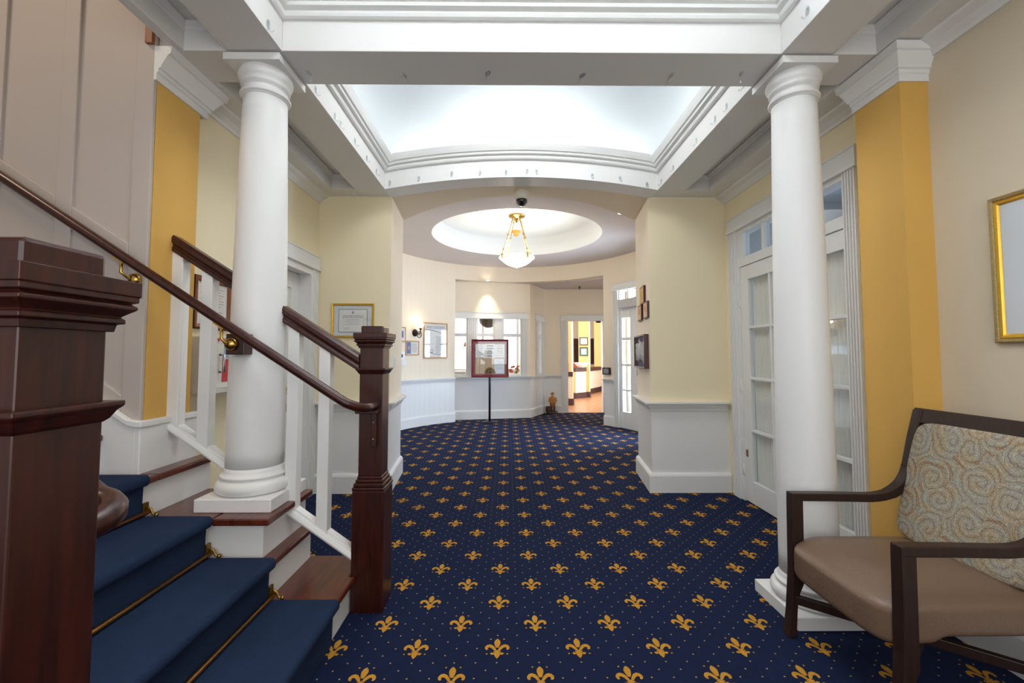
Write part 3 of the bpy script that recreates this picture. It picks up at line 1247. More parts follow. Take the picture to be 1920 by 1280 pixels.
# French door unit in the right wall (local x runs from the far jamb towards the viewer)
TF = face_T((XR, 4.13, 0), (0, -1, 0))
fd = empty('door_1', (XR, 3.4, 0), 'white glazed French door with sheer curtains right of the hall', 'door', kind='structure')
mb = MB()
casing_v(mb, TF, .022, .132, 0, 2.455)
casing_v(mb, TF, 1.445, 1.548, 0, 2.455)
casing_h(mb, TF, .012, 1.560, 2.455, 2.578)
mb.build('casing', M['white'], fd, bevel=.002)
mb = MB()
for a, b in ((.132, .18), (1.037, 1.075), (1.432, 1.447)):
    mb.box(a, b, 0, 2.455, -.10, .002, TF)
mb.box(.18, .24, 2.18, 2.41, -.06, -.002, TF)
mb.box(.18, 1.432, 2.41, 2.455, -.10, .002, TF)
mb.box(.18, 1.432, 2.10, 2.18, -.10, .004, TF)
for a in (.525, .80):
    mb.box(a, a + .035, 2.18, 2.41, -.06, -.006, TF)
mb.build('transom_frame', M['white'], fd, bevel=.002)
mb = MB()
mb.box(.24, 1.432, 2.18, 2.41, -.036, -.032, TF)
mb.build('transom_glass', M['glassdark'], fd)


def door_leaf(T, parent, x0, x1, z0, z1, cols, rows, gx0, gx1, gz, name='leaf', mw=.028, dz=0.0, glass='glass'):
    """rows: list of (bottom, top) glass heights"""
    m = MB()
    a, b = -.045 + dz, -.004 + dz
    m.box(x0, gx0, z0, z1, a, b, T)
    m.box(gx1, x1, z0, z1, a, b, T)
    m.box(gx0, gx1, z0, gz[0][0], a, b, T)
    m.box(gx0, gx1, gz[-1][1], z1, a, b, T)
    for (p, q), (r, s_) in zip(gz[:-1], gz[1:]):
        m.box(gx0, gx1, q, r, a + .006, b - .002, T)
    for c in range(1, cols):
        cxx = gx0 + (gx1 - gx0) * c / cols
        m.box(cxx - mw / 2, cxx + mw / 2, gz[0][0] - .002, gz[-1][1] + .002, a + .008, b - .0045, T)
    o = m.build(name, M['white'], parent, bevel=.004)
    m = MB()
    m.box(gx0, gx1, gz[0][0], gz[-1][1], (a + b) / 2 - .002, (a + b) / 2 + .002, T)
    m.build('pane', M[glass], o)
    return o


GZ = [(.20, .625), (.65, 1.08), (1.105, 1.53), (1.555, 1.97)]
leaf = door_leaf(TF, fd, .182, 1.035, .01, 2.095, 2, 4, .30, .92, GZ)
door_leaf(TF, fd, 1.077, 1.431, .01, 2.095, 1, 4, 1.115, 1.425, GZ, 'side_panel')
for z in (.28, 1.02, 1.78):
    m = MB()
    m.box(.170, .190, z - .045, z + .045, -.006, .008, TF)
    m.tube([TF @ Vector((.180, z - .05, .008)), TF @ Vector((.180, z + .05, .008))], .006, 8)
    m.build('hinge', M['plate'], leaf)
m = MB()
m.box(.215, .24, .40, .46, -.006, .002, TF)
m.build('floor_bolt', M['oldbrass'], leaf)


def curtain(T, x0, x1, z0, z1, d, parent, amp=.010, wl=.045):
    m = MB()
    n = int((x1 - x0) / .006)
    lo, hi = [], []
    for i in range(n + 1):
        x = x0 + (x1 - x0) * i / n
        o = d + amp * math.sin(x / wl * 2 * PI + 1.3 * math.sin(x * 17)) + amp * .4 * math.sin(x * 91)
        lo.append(m.bm.verts.new(T @ Vector((x, z0, o * 1.0))))
        hi.append(m.bm.verts.new(T @ Vector((x, z1, d + (o - d) * .7))))
    for i in range(n):
        f = m.bm.faces.new([lo[i], lo[i + 1], hi[i + 1], hi[i]])
        f.smooth = True
    return m.build('curtain', M['curtain'], parent)


c1 = curtain(TF, .28, .94, .16, 2.0, -.068, fd)
c2 = curtain(TF, 1.09, 1.43, .16, 2.0, -.068, fd)
# small dim room behind the doors
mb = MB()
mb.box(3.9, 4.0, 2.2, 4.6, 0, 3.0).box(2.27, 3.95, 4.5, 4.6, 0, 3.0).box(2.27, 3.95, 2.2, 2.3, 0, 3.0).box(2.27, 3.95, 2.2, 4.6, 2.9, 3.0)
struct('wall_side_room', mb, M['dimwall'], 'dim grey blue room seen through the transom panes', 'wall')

# panelled door in the left wall (local x runs from near to far)
TL = face_T((XL, 3.08, 0), (0, 1, 0))
pdoor = empty('door_2', (XL, 3.4, 0), 'white panelled door with brass plates behind the left column', 'door', kind='structure')
mb = MB()
casing_v(mb, TL, .985, 1.10, 0, 2.115)
casing_v(mb, TL, -.115, .0, 0, 2.115)
casing_h(mb, TL, -.125, 1.108, 2.115, 2.24)
mb.build('casing', M['white'], pdoor, bevel=.002)
mb = MB()
mb.box(.955, .990, 0, 2.116, -.149, .011, TL)
mb.box(-.0, .02, 0, 2.06, -.149, .004, TL)
mb.box(.02, .955, 2.045, 2.116, -.149, .011, TL)
mb.build('jamb', M['white'], pdoor)
mb = MB()
a, b = -.135, -.10
mb.box(.02, .953, .01, 2.043, a - .005, b - .012, TL)
for (x0, x1, z0, z1) in ((.02, .15, .01, 2.043), (.82, .953, .01, 2.043), (.15, .82, .01, .25), (.15, .82, .68, .80), (.15, .82, 1.00, 1.06), (.15, .82, 1.90, 2.043), (.45, .53, .25, 1.9)):
    mb.box(x0, x1, z0, z1, a, b, TL)
for (x0, x1, z0, z1) in ((.18, .42, .28, .65), (.56, .79, .28, .65), (.18, .42, 1.09, 1.87), (.56, .79, 1.09, 1.87)):
    mb.box(x0 + .02, x1 - .02, z0 + .02, z1 - .02, a, b - .004, TL)
slab = mb.build('slab', M['white'], pdoor, bevel=.004)
mb = MB()
mb.box(.70, .80, .955, 1.02, b, b + .006, TL)
mb.build('push_plate', M['brass'], slab)
mb = MB()
mb.box(.70, .80, .80, .875, b, b + .006, TL)
mb.build('keyhole_plate', M['brass'], slab)

# ------------------------------------------------------------------ round hall
def ring_wall(mb, d0, d1, z0, z1, th=.15, step=3.0, r=RR):
    n = max(2, int(abs(d1 - d0) / step))
    ds = [d0 + (d1 - d0) * i / n for i in range(n + 1)]
    for a, b in zip(ds[:-1], ds[1:]):
        p, q, u, v = rp(a, r), rp(b, r), rp(b, r + th), rp(a, r + th)
        vs = [(*p, z0), (*q, z0), (*u, z0), (*v, z0), (*p, z1), (*q, z1), (*u, z1), (*v, z1)]
        mb._faces(vs, [(0, 1, 5, 4), (2, 3, 7, 6), (0, 4, 7, 3), (1, 2, 6, 5), (0, 3, 2, 1), (4, 5, 6, 7)], False)
    return mb


def ring_path(d0, d1, z, step=3.0):
    n = max(2, int(abs(d1 - d0) / step))
    return [(*rp(d0 + (d1 - d0) * i / n), z) for i in range(n + 1)]


TB0, TB1 = -32.0, 48.5       # bay opening
TD0, TD1 = 58.0, 96.0        # entrance unit
for nm, a, b, lb in (('wall_rotunda_left', -143, TB0, 'curved cream wall with white wainscot on the left of the round hall'),
                     ('wall_rotunda_right', TB1, TD0, 'narrow curved wall end between the dining doorway and the glass entrance door'),
                     ('wall_rotunda_near', TD1, 143, 'curved cream wall beside the glass entrance door')):
    mb = MB()
    ring_wall(mb, a, b, 0, WZ - .04)
    mb.mi = 1
    ring_wall(mb, a, b, WZ - .04, ZR + .02)
    struct(nm, mb, [M['white'], M['rot']], lb, 'wall')
mb = MB()
ring_wall(mb, TB0, TB1, ZB, ZR + .02)
struct('wall_rotunda_header', mb, M['rot'], 'curved cream header over the reception bay', 'wall')
mb = MB()
ring_wall(mb, TD0, TD1, 2.47, ZR + .02)
struct('wall_rotunda_door_header', mb, M['rot'], 'curved cream wall above the glass entrance door', 'wall')
mb = MB()
mb.sweep(ring_path(-143, TB0, WZ + .005), [(-o, z) for o, z in RAIL])
mb.sweep(ring_path(TB1, 55, WZ + .005), [(-o, z) for o, z in RAIL])
struct('trim_15', mb, M['white'], 'white chair rail around the round hall', 'chair rail')
mb = MB()
mb.sweep(ring_path(-143, TB0, 0), [(-o, z) for o, z in BASE])
mb.sweep(ring_path(TB1, 55.3, 0), [(-o, z) for o, z in BASE])
struct('baseboard_rotunda', mb, M['white'], 'white curved baseboard around the round hall', 'baseboard')

# ceiling with round recess
OC, OR = (.128, 6.56), 1.275
mb = MB()
n = 72
rings = [[], []]
for i in range(n):
    a = 2 * PI * i / n
    rings[0].append(mb.bm.verts.new((OC[0] + OR * math.cos(a), OC[1] + OR * math.sin(a), ZR)))
    rings[1].append(mb.bm.verts.new((RC[0] + (RR + .12) * math.cos(a), RC[1] + (RR + .12) * math.sin(a), ZR)))
for i in range(n):
    j = (i + 1) % n
    mb.bm.faces.new([rings[0][i], rings[0][j], rings[1][j], rings[1][i]])
struct('ceiling_rotunda', mb, M['lav'], 'pale lilac grey ceiling ring of the round hall', 'ceiling')
mb = MB()
mb.lathe([(OR, ZR), (OR + .002, 3.31), (OR - .03, 3.335), (OR - .045, 3.36), (OR - .06, 3.37), (OR - .08, 3.41), (.001, 3.41)], (*OC, 0), 72, cap=False)
struct('ceiling_recess', mb, M['vault'], 'round lit ceiling recess above the pendant lamp', 'ceiling')

# reception bay
mb = MB()
mb.box(-1.7, 3.1, 7.7, 10.1, ZB, ZB + .05)
o = struct('ceiling_bay', mb, M['lav'], 'flat pale ceiling over the reception bay', 'ceiling')
# cut so that it only lies behind the curved header
bmx = bmesh.new()
pts = [rp(TB0 + (TB1 + 8 - TB0) * i / 30, RR + .05) for i in range(31)]
poly = [(-1.7, pts[0][1])] + pts + [(3.1, pts[-1][1]), (3.1, 10.1), (-1.7, 10.1)]
vs0 = [bmx.verts.new((x, y, ZB + .004)) for x, y in poly]
bmx.faces.new(vs0)
bmesh.ops.triangulate(bmx, faces=bmx.faces)
bmx.to_mesh(o.data)
bmx.free()

A = Vector((-1.039, 8.835, 0))
B = Vector((.458, 9.144, 0))
Cc = Vector((.81, 9.89, 0))
tAB = (B - A).normalized()
tBC = (Cc - B).normalized()
TW = face_T(A, tAB)
TS = face_T(B, tBC)
LAB, LBC = (B - A).length, (Cc - B).length
SILL = .86


def window_wall(T, spans, L, label, nm, x_start=-.6, trans=(1.68, 1.74)):
    m = MB()
    m.box(x_start, L, 0, SILL - .04, -.14, 0, T)
    m.mi = 1
    m.box(x_start, L, 2.09, ZB, -.14, 0, T)
    edges = [x_start] + [e for s_ in spans for e in s_] + [L]
    for a, b in zip(edges[0::2], edges[1::2]):
        m.box(a, b, SILL - .04, 2.09, -.14, 0, T)
    return struct(nm, m, [M['white'], M['rot']], label, 'wall')


sp = [(-.20, .212), (.402, .768), (.946, 1.346)]
window_wall(TW, sp, LAB, 'cream wall with three reception windows', 'wall_bay')
window_wall(TS, [(.425, .695)], LBC + .02, 'angled cream wall with one window right of reception', 'wall_bay_angled', 0.0)
mb = MB()
mb.box(.81, 1.30, 9.89, 10.04, 0, SILL - .04)
mb.mi = 1
mb.box(.81, 1.30, 9.89, 10.04, SILL - .04, ZB)
mb.box(1.30, 2.20, 9.89, 10.04, 2.08, ZB)
mb.box(2.20, 3.1, 9.89, 10.04, 0, ZB)
mb.box(2.22, 2.32, 7.98, 9.90, 0, 3.12)
struct('wall_bay_back', mb, [M['white'], M['rot']], 'cream wall with the doorway into the dining room', 'wall')


def window_unit(n, T, a, b, label, z0=.90, z1=2.045, tr=(1.677, 1.742)):
    e = empty('window_%d' % n, tuple(T @ Vector(((a + b) / 2, z0, 0))), label, 'window', kind='structure')
    m = MB()
    f = .022
    m.box(a, a + f, SILL - .04, 2.09, -.10, -.004, T)
    m.box(b - f, b, SILL - .04, 2.09, -.10, -.004, T)
    m.box(a + f, b - f, z1, 2.09, -.10, -.004, T)
    m.box(a + f, b - f, SILL - .04, z0, -.10, -.004, T)
    m.box(a + f, b - f, tr[0], tr[1], -.09, -.006, T)
    m.build('window_frame', M['white'], e, bevel=.002)
    m = MB()
    m.box(a + f, b - f, z0, z1, -.05, -.046, T)
    m.build('pane', M['glass'], e)
    return e


window_unit(1, TW, sp[0][0], sp[0][1], 'left reception window beside the curved wall')
window_unit(2, TW, sp[1][0], sp[1][1], 'middle reception window behind the menu stand')
window_unit(3, TW, sp[2][0], sp[2][1], 'right reception window with flowers behind')
window_unit(4, TS, .425, .695, 'narrow window in the angled wall by the figurine')
mb = MB()
for a, b in ((.218, .397), (.774, .941), (1.352, 1.460)):
    casing_v(mb, TW, a, b, SILL, 2.055)
casing_h(mb, TW, -.6, 1.475, 2.055, 2.17)
casing_v(mb, TS, .33, .42, SILL, 2.055)
casing_v(mb, TS, .71, .80, SILL, 2.055)
casing_h(mb, TS, .31, .815, 2.055, 2.17)
struct('trim_16', mb, M['white'], 'white fluted casings around the reception windows', 'casing', bevel=.002)
mb = MB()
P0 = TW @ Vector((-.45, 0, 0))
mb.sweep([(1.2, 9.89, SILL - .02), (Cc.x, Cc.y, SILL - .02), (B.x, B.y, SILL + .0), (P0.x, P0.y, SILL)], [(o, z) for o, z in RAIL])
struct('trim_17', mb, M['white'], 'white sill rail under the reception windows', 'chair rail')
mb = MB()
mb.sweep([(1.2, 9.89, 0), (Cc.x, Cc.y, 0), (B.x, B.y, 0), (P0.x, P0.y, 0)], BASE)
struct('baseboard_bay', mb, M['white'], 'white baseboard below the reception windows', 'baseboard')

# doorway to the dining room
TDn = face_T((1.30, 9.89, 0), (1, 0, 0))
dn = empty('door_3', (1.75, 9.89, 0), 'white cased doorway open to the dining room', 'doorway', kind='structure')
mb = MB()
casing_v(mb, TDn, -.10, .0, 0, 2.085)
casing_v(mb, TDn, .90, 1.0, 0, 2.085)
casing_h(mb, TDn, -.115, 1.015, 2.085, 2.205)
mb.build('casing', M['white'], dn, bevel=.002)
mb = MB()
mb.box(0, .055, 0, 2.085, -.16, 0, TDn)
mb.box(.845, .90, 0, 2.085, -.16, 0, TDn)
mb.box(.055, .845, 2.068, 2.085, -.16, .004, TDn)
mb.build('jamb', M['white'], dn)
mb = MB()
mb.box(.70, .80, 2.03, 2.068, -.06, .03, TDn)
mb.build('door_closer', M['iron'], dn)

# glass entrance unit in the curved wall
en = empty('door_4', (*rp(70), 0), 'white glass entrance door and transom in the curved right wall', 'door', kind='structure')


def chordT(d0, d1, r=RR):
    p, q = rp(d0, r), rp(d1, r)
    return face_T((*p, 0), (q[0] - p[0], q[1] - p[1], 0)), math.hypot(q[0] - p[0], q[1] - p[1])


T1, L1 = chordT(54.9, 57.8, RR - .012)
mb = MB()
casing_v(mb, T1, 0, L1, 0, 2.47)
mb.build('casing', M['white'], en)
T2, L2 = chordT(54.5, 73, RR - .012)
T3, L3 = chordT(73, 93, RR - .012)
mb = MB()
casing_h(mb, T2, 0, L2, 2.47, 2.585)
casing_h(mb, T3, 0, L3, 2.47, 2.585)
mb.build('head_casing', M['white'], en)
T4, L4 = chordT(57.8, 70.0)
T5, L5 = chordT(70.0, 93.5)
sgz = [(.29, .66), (.69, 1.10), (1.14, 1.56), (1.61, 1.96)]
mb = MB()
for T, L in ((T4, L4), (T5, L5)):
    mb.box(0, L, 2.10, 2.19, -.09, .0, T)
    mb.box(0, L, 2.45, 2.475, -.09, 0, T)
    mb.box(0, .03, 0, 2.475, -.09, 0, T)
    mb.box(L - .03, L, 0, 2.475, -.09, 0, T)
mb.box(.22, .25, 2.19, 2.45, -.07, -.01, T4)
mb.box(.42, .45, 2.19, 2.45, -.07, -.01, T5)
mb.build('frame', M['white'], en)
mb = MB()
mb.box(.03, L4 - .03, 2.19, 2.45, -.05, -.046, T4)
mb.box(.03, L5 - .03, 2.19, 2.45, -.05, -.046, T5)
mb.build('transom_glass', M['glass'], en)
door_leaf(T4, en, .03, L4 - .03, .0, 2.10, 1, 4, .075, L4 - .19, sgz, 'side_panel')
lf = door_leaf(T5, en, .03, L5 - .03, .01, 2.10, 2, 4, .15, L5 - .15, sgz)
mb = MB()
mb.box(.09, L4 + .02, 2.13, 2.28, .0, .11, T4)
mb.box(0, L5 - .05, 2.13, 2.28, .0, .11, T5)
mb.build('door_operator', M['operator'], en, bevel=.006)
mb = MB()
mb.tube([T5 @ Vector((.08, .95, .0)), T5 @ Vector((.08, .95, .045)), T5 @ Vector((.08, 1.25, .045)), T5 @ Vector((.08, 1.25, .0))], .011, 8)
mb.build('pull_handle', M['chrome'], lf)
# paved bright ground and sky-lit wall outside the entrance
mb = MB()
mb.box(2.55, 6.0, 5.2, 9.7, -.05, -.002)
struct('floor_outside', mb, M['dcream'], 'pale pavement outside the glass entrance door', 'pavement')
mb = MB()
mb.box(5.0, 5.1, 4.8, 10.0, 0, 3.2)
struct('wall_outside', mb, M['dcream'], 'pale sunlit wall outside the glass entrance door', 'wall')
area('outside_daylight', (4.2, 7.4, 4.2), 3.0, 260, (.95, .98, 1.0), (0, 0, 0), 3.0)

# ------------------------------------------------------------------ armchair
ch = empty('armchair', (1.65, 1.78, 0), 'dark wood armchair with taupe leather seat and paisley back', 'armchair')
YA, YBk = 1.492, 2.105          # outer faces of the near and far arm
AW = .046


def ribbon(path, t, y0, y1, mb=None):
    """bar following a path in xz, thickness t (list or number), between y0 and y1"""
    mb = mb or MB()
    path = [Vector((p[0], 0, p[1])) for p in path]
    up, lo = [], []
    N = len(path)
    for i, p in enumerate(path):
        d = (path[min(i + 1, N - 1)] - path[max(i - 1, 0)]).normalized()
        nrm = Vector((-d.z, 0, d.x))
        tt = t[i] if isinstance(t, (list, tuple)) else t
        up.append(p + nrm * tt / 2)
        lo.append(p - nrm * tt / 2)
    ring = [(v.x, v.z) for v in up] + [(v.x, v.z) for v in lo[::-1]]
    return mb.prism(ring, 'y', y0, y1)


def bez(p0, p1, p2, p3, n=12):
    r = []
    for i in range(n + 1):
        u = i / n
        r.append(tuple((1 - u) ** 3 * a + 3 * (1 - u) ** 2 * u * b + 3 * (1 - u) * u * u * c + u ** 3 * d for a, b, c, d in zip(p0, p1, p2, p3)))
    return r


for y0 in (YA, YBk - AW):
    y1 = y0 + AW
    # front leg, slightly splayed and tapering
    m = MB()
    m.prism([(1.290, 0), (1.326, 0), (1.338, .15), (1.350, .20), (1.372, .25), (1.376, .626), (1.324, .626), (1.320, .30), (1.306, .12)], 'y', y0, y1)
    m.build('front_leg', M['espresso'], ch, bevel=.003)
    # arm sweeping up into the back post
    m = MB()
    pth = [(1.324, .636), (1.50, .634), (1.68, .630)] + bez((1.70, .630), (1.84, .632), (1.88, .70), (1.905, .78), 12) + [(1.935, .90), (1.972, 1.035)]
    ribbon(pth, [.036] * 7 + [.042] * 9 + [.046, .044], y0, y1, m)
    m.build('arm', M['espresso'], ch, bevel=.004)
    m = MB()
    ribbon([(2.035, 0), (1.985, .25), (1.93, .46), (1.905, .62), (1.90, .78)], [.036, .044, .05, .05, .04], y0, y1, m)
    m.build('rear_leg', M['espresso'], ch, bevel=.003)
m = MB()
ribbon([(1.955, .975), (1.975, 1.043)], .036, YA, YBk, m)
m.build('top_rail', M['espresso'], ch, bevel=.004)
m = MB()
m.box(1.335, 1.365, YA + AW, YBk - AW, .380, .410).box(1.90, 1.93, YA + AW, YBk - AW, .380, .410)
m.box(1.36, 1.92, YA + .036, YA + .050, .380, .405).box(1.37, 1.92, YBk - .050, YBk - .036, .380, .405)
m.build('seat_rail', M['espresso'], ch, bevel=.003)
for (a, b, c, d) in ((1.325, YBk - .025, 1.99, YA + .025), (1.325, YA + .025, 1.99, YBk - .025)):
    m = MB()
    p, q_ = Vector((a, b, 0)), Vector((c, d, 0))
    L = (q_ - p).length
    T = Matrix.Translation(p) @ Matrix.Rotation(math.atan2(d - b, c - a), 4, 'Z')
    m.box(0, L, -.014, .014, .150, .188, T)
    m.build('stretcher', M['espresso'], ch, bevel=.003)


def cushion(cx, cy, cz, hx, hy, hz_, n, crown=0.0, seg=14, wrinkle=0.0, T=None):
    mb = MB()
    bmesh.ops.create_cube(mb.bm, size=2)
    bmesh.ops.subdivide_edges(mb.bm, edges=mb.bm.edges, cuts=seg, use_grid_fill=True)
    for v in mb.bm.verts:
        p = v.co.copy()
        li = max(abs(p.x), abs(p.y), abs(p.z))
        ln = (abs(p.x) ** n + abs(p.y) ** n + abs(p.z) ** n) ** (1 / n)
        p = p * (li / ln)
        z = p.z
        if crown and z > 0:
            z += crown * (1 - p.x ** 2) * (1 - p.y ** 2) * z
        x = p.x
        if wrinkle and p.x < -.55 and z < .1:
            x += wrinkle * math.sin(p.y * 46 + 5 * z) * (1 - abs(z + .5)) * (abs(p.y) ** 2)
        q_ = Vector((cx + x * hx, cy + p.y * hy, cz + z * hz_))
        v.co = (T @ q_) if T else q_
    for f in mb.bm.faces:
        f.smooth = True
    return mb


m = cushion(1.612, (YA + YBk) / 2, .396, .322, .290, .068, 6.0, .22, 20, .014)
for v in m.bm.verts:        # waterfall front edge, deeper in the middle
    if v.co.x < 1.42:
        u = (1.42 - v.co.x) / .13
        v.co.z -= .030 * u
    if v.co.z < .40 and v.co.x < 1.46:
        v.co.z -= .022
m.build('seat', M['leather'], ch, subsurf=1)
Tb = Matrix.Translation((1.905, (YA + YBk) / 2, .70)) @ Matrix.Rotation(math.radians(14), 4, 'Y')
m = cushion(0, 0, .02, .050, .282, .272, 8.0, 0, 16, 0, Tb)
m.build('back_cushion', M['paisley'], ch, subsurf=1)


# ------------------------------------------------------------------ frames and papers
def frame(mb, T, w_, h, fw, d, z0=0.002):
    """mitred frame centred on T, profile rising to d"""
    a, b = w_ / 2, h / 2
    pr = [(0, z0), (0, d * .75), (fw * .25, d), (fw * .7, d * .85), (fw, d * .45), (fw, z0)]
    rings = []
    for sx, sy in ((-1, -1), (1, -1), (1, 1), (-1, 1)):
        rings.append([mb.bm.verts.new(T @ Vector((sx * (a - o), sy * (b - o), z))) for o, z in pr])
    k = len(pr)
    for c in range(4):
        p, q_ = rings[c], rings[(c + 1) % 4]
        for i in range(k):
            j = (i + 1) % k
            f = mb.bm.faces.new([p[i], q_[i], q_[j], p[j]])
            f.material_index = mb.mi
    return mb


def rect(mb, T, x0, x1, y0, y1, z, mi=0):
    old = mb.mi
    mb.mi = mi
    mb.box(x0, x1, y0, y1, z - .0012, z, T)
    mb.mi = old
    return mb


def lines(mb, T, x0, x1, ys, z, mi, h=.004, ragged=.25):
    for y in ys:
        a = (x1 - x0) * ragged * random.random() / 2
        rect(mb, T, x0 + a, x1 - a, y - h / 2, y + h / 2, z, mi)


def picture(name, label, cat, T, w_, h, fw, d, fmat, content, group=None, glass=True):
    e = empty(name, tuple(T.translation), label, cat, group)
    m = MB()
    frame(m, T, w_, h, fw, d)
    m.build('frame', fmat, e, bevel=0)
    m = MB()
    mats = content(m, w_ - 2 * fw, h - 2 * fw)
    m.build('sheet', mats, e)
    if glass:
        m = MB()
        m.box(-w_ / 2 + fw * .8, w_ / 2 - fw * .8, -h / 2 + fw * .8, h / 2 - fw * .8, d * .42, d * .42 + .001, T)
        m.build('glass', M['picglass'], e)
    return e


# gilt framed certificate on the left pier
TC = face_T((-1.494, YE, 1.628), (1, 0, 0))


def cert(m, w_, h):
    rect(m, TC, -w_ / 2, w_ / 2, -h / 2, h / 2, .004, 0)
    rect(m, TC, -.138, .138, -.112, .112, .0055, 1)
    rect(m, TC, -.133, .133, -.107, .107, .007, 2)
    m.mi = 3
    m.prism(ell(0, .078, .010, .014, 0, 10), 'z', .0068, .0078, TC)
    text_mesh(m, 'Commonwealth of Massachusetts', .0150, TC @ Matrix.Translation((0, .042, .0075)), 3)
    text_mesh(m, 'Executive Office of Elder Affairs', .0150, TC @ Matrix.Translation((0, .027, .0075)), 3)
    lines(m, TC, -.085, .085, (.008, -.008, -.022, -.036), .0075, 3, .003, .5)
    lines(m, TC, -.085, -.03, (-.072, -.082), .0075, 3, .003, .4)
    return [M['mat'], M['ink'], M['paper'], M['inkgrey']]


picture('certificate', 'gilt framed certificate on the cream pier beside the far newel', 'certificate', TC, .405, .33, .021, .018, M['giltframe'], cert)

# brown framed notice on the left wall, above the cabinet
TN = face_T((XL, 2.70, 1.612), (0, -1, 0))
TN = face_T((XL, 2.70, 1.612), (0, 1, 0))


def notice(m, w_, h):
    rect(m, TN, -w_ / 2, w_ / 2, -h / 2, h / 2, .010, 0)
    lines(m, TN, -w_ / 2 + .03, w_ / 2 - .03, [h / 2 - .03 - .018 * i for i in range(9)], .0112, 1, .003, .6)
    return [M['paper'], M['inkgrey']]


e = picture('framed_notice', 'brown wood framed notice on the cream wall above the defibrillator cabinet', 'framed notice', TN, .33, .305, .026, .030, M['brownframe'], notice)
m = MB()
frame(m, TN, .342, .317, .008, .024, .001)
m.build('outer_edge', M['iron'], e)

# defibrillator cabinet
TA = face_T((XL, 2.74, 1.245), (0, 1, 0))
ae = empty('defibrillator_cabinet', (XL, 2.74, 1.245), 'white defibrillator wall cabinet below the brown framed notice', 'wall cabinet')
m = MB()
m.box(-.205, .205, -.172, .165, .0, .145, TA)
m.build('body', M['cabside'], ae, bevel=.006)
m = MB()
m.mi = 0
m.box(-.185, .185, -.135, .118, .138, .146, TA)
m.mi = 1
for x0, x1, y0, y1 in ((-.187, -.184, -.137, .12), (.184, .187, -.137, .12), (-.187, .187, -.138, -.135), (-.187, .187, .118, .121)):
    m.box(x0, x1, y0, y1, .139, .1475, TA)
dr = m.build('door', [M['plate'], M['cabside']], ae)
m = MB()
m.box(-.138, .16, -.105, .10, .1455, .1465, TA)
m.mi = 1
m.box(-.138, .16, -.105, .03, .1460, .1472, TA)
m.mi = 2
m.tube([TA @ Vector((.03 + .055 * math.cos(a), -.04 + .05 * math.sin(a), .1472)) for a in [2 * PI * k / 20 for k in range(20)]], .004, 6, True)
m.mi = 3
m.prism([(-.130, .035), (-.04, .035), (-.05, .095), (-.125, .10)], 'z', .1460, .1478, TA)
m.build('window_print', [M['paper'], M['red'], M['pink'], M['skyblue']], dr)
m = MB()
m.tube([TA @ Vector(p) for p in ((-.158, .055, .146), (-.158, .055, .170), (-.158, -.045, .170), (-.158, -.045, .146))], .008, 8)
m.box(-.170, -.148, .040, .062, .146, .150, TA).box(-.170, -.148, -.055, -.033, .146, .150, TA)
m.build('handle', M['chrome'], dr)
m = MB()
text_mesh(m, 'EMERGENCY', .030, TA @ Matrix.Translation((-.145, .131, .1455)), 0, align='LEFT')
hp = []
for k in range(28):
    t = 2 * PI * k / 28
    hp.append((-.172 + .0008 * 16 * math.sin(t) ** 3, .142 + .0008 * (13 * math.cos(t) - 5 * math.cos(2 * t) - 2 * math.cos(3 * t) - math.cos(4 * t))))
m.prism(hp, 'z', .1452, .1463, TA)
m.build('lettering', M['red'], ae)

# large gilt picture on the beige wall behind the armchair
TG = face_T((2.095, 1.545, 1.66), (0, -1, 0))
ge = empty('picture', (2.095, 1.545, 1.66), 'large gilt framed picture with grey mat on the right beige wall', 'picture')
m = MB()
frame(m, TG, .60, .62, .021, .022)
m.build('outer_frame', M['giltrope'], ge)
m = MB()
frame(m, TG, .566, .586, .020, .017, .004)
m.build('inner_frame', M['giltframe'], ge)
m = MB()
rect(m, TG, -.265, .265, -.275, .275, .006, 0)
rect(m, TG, -.150, .150, -.215, .150, .0075, 1)
rect(m, TG, -.143, .143, -.208, .143, .009, 2)
m.build('sheet', [M['mat'], M['inkgrey'], M['tan']], ge)
m = MB()
m.box(-.265, .265, -.275, .275, .010, .011, TG)
m.build('glass', M['picglass'], ge)


# items on the curved left wall of the round hall
def wallT(deg, z, out=.0):
    p = rp(deg, RR - out)
    a = math.radians(deg)
    return face_T((*p, z), (math.cos(a), -math.sin(a), 0))


TP = wallT(-43.4, 1.571, .020)


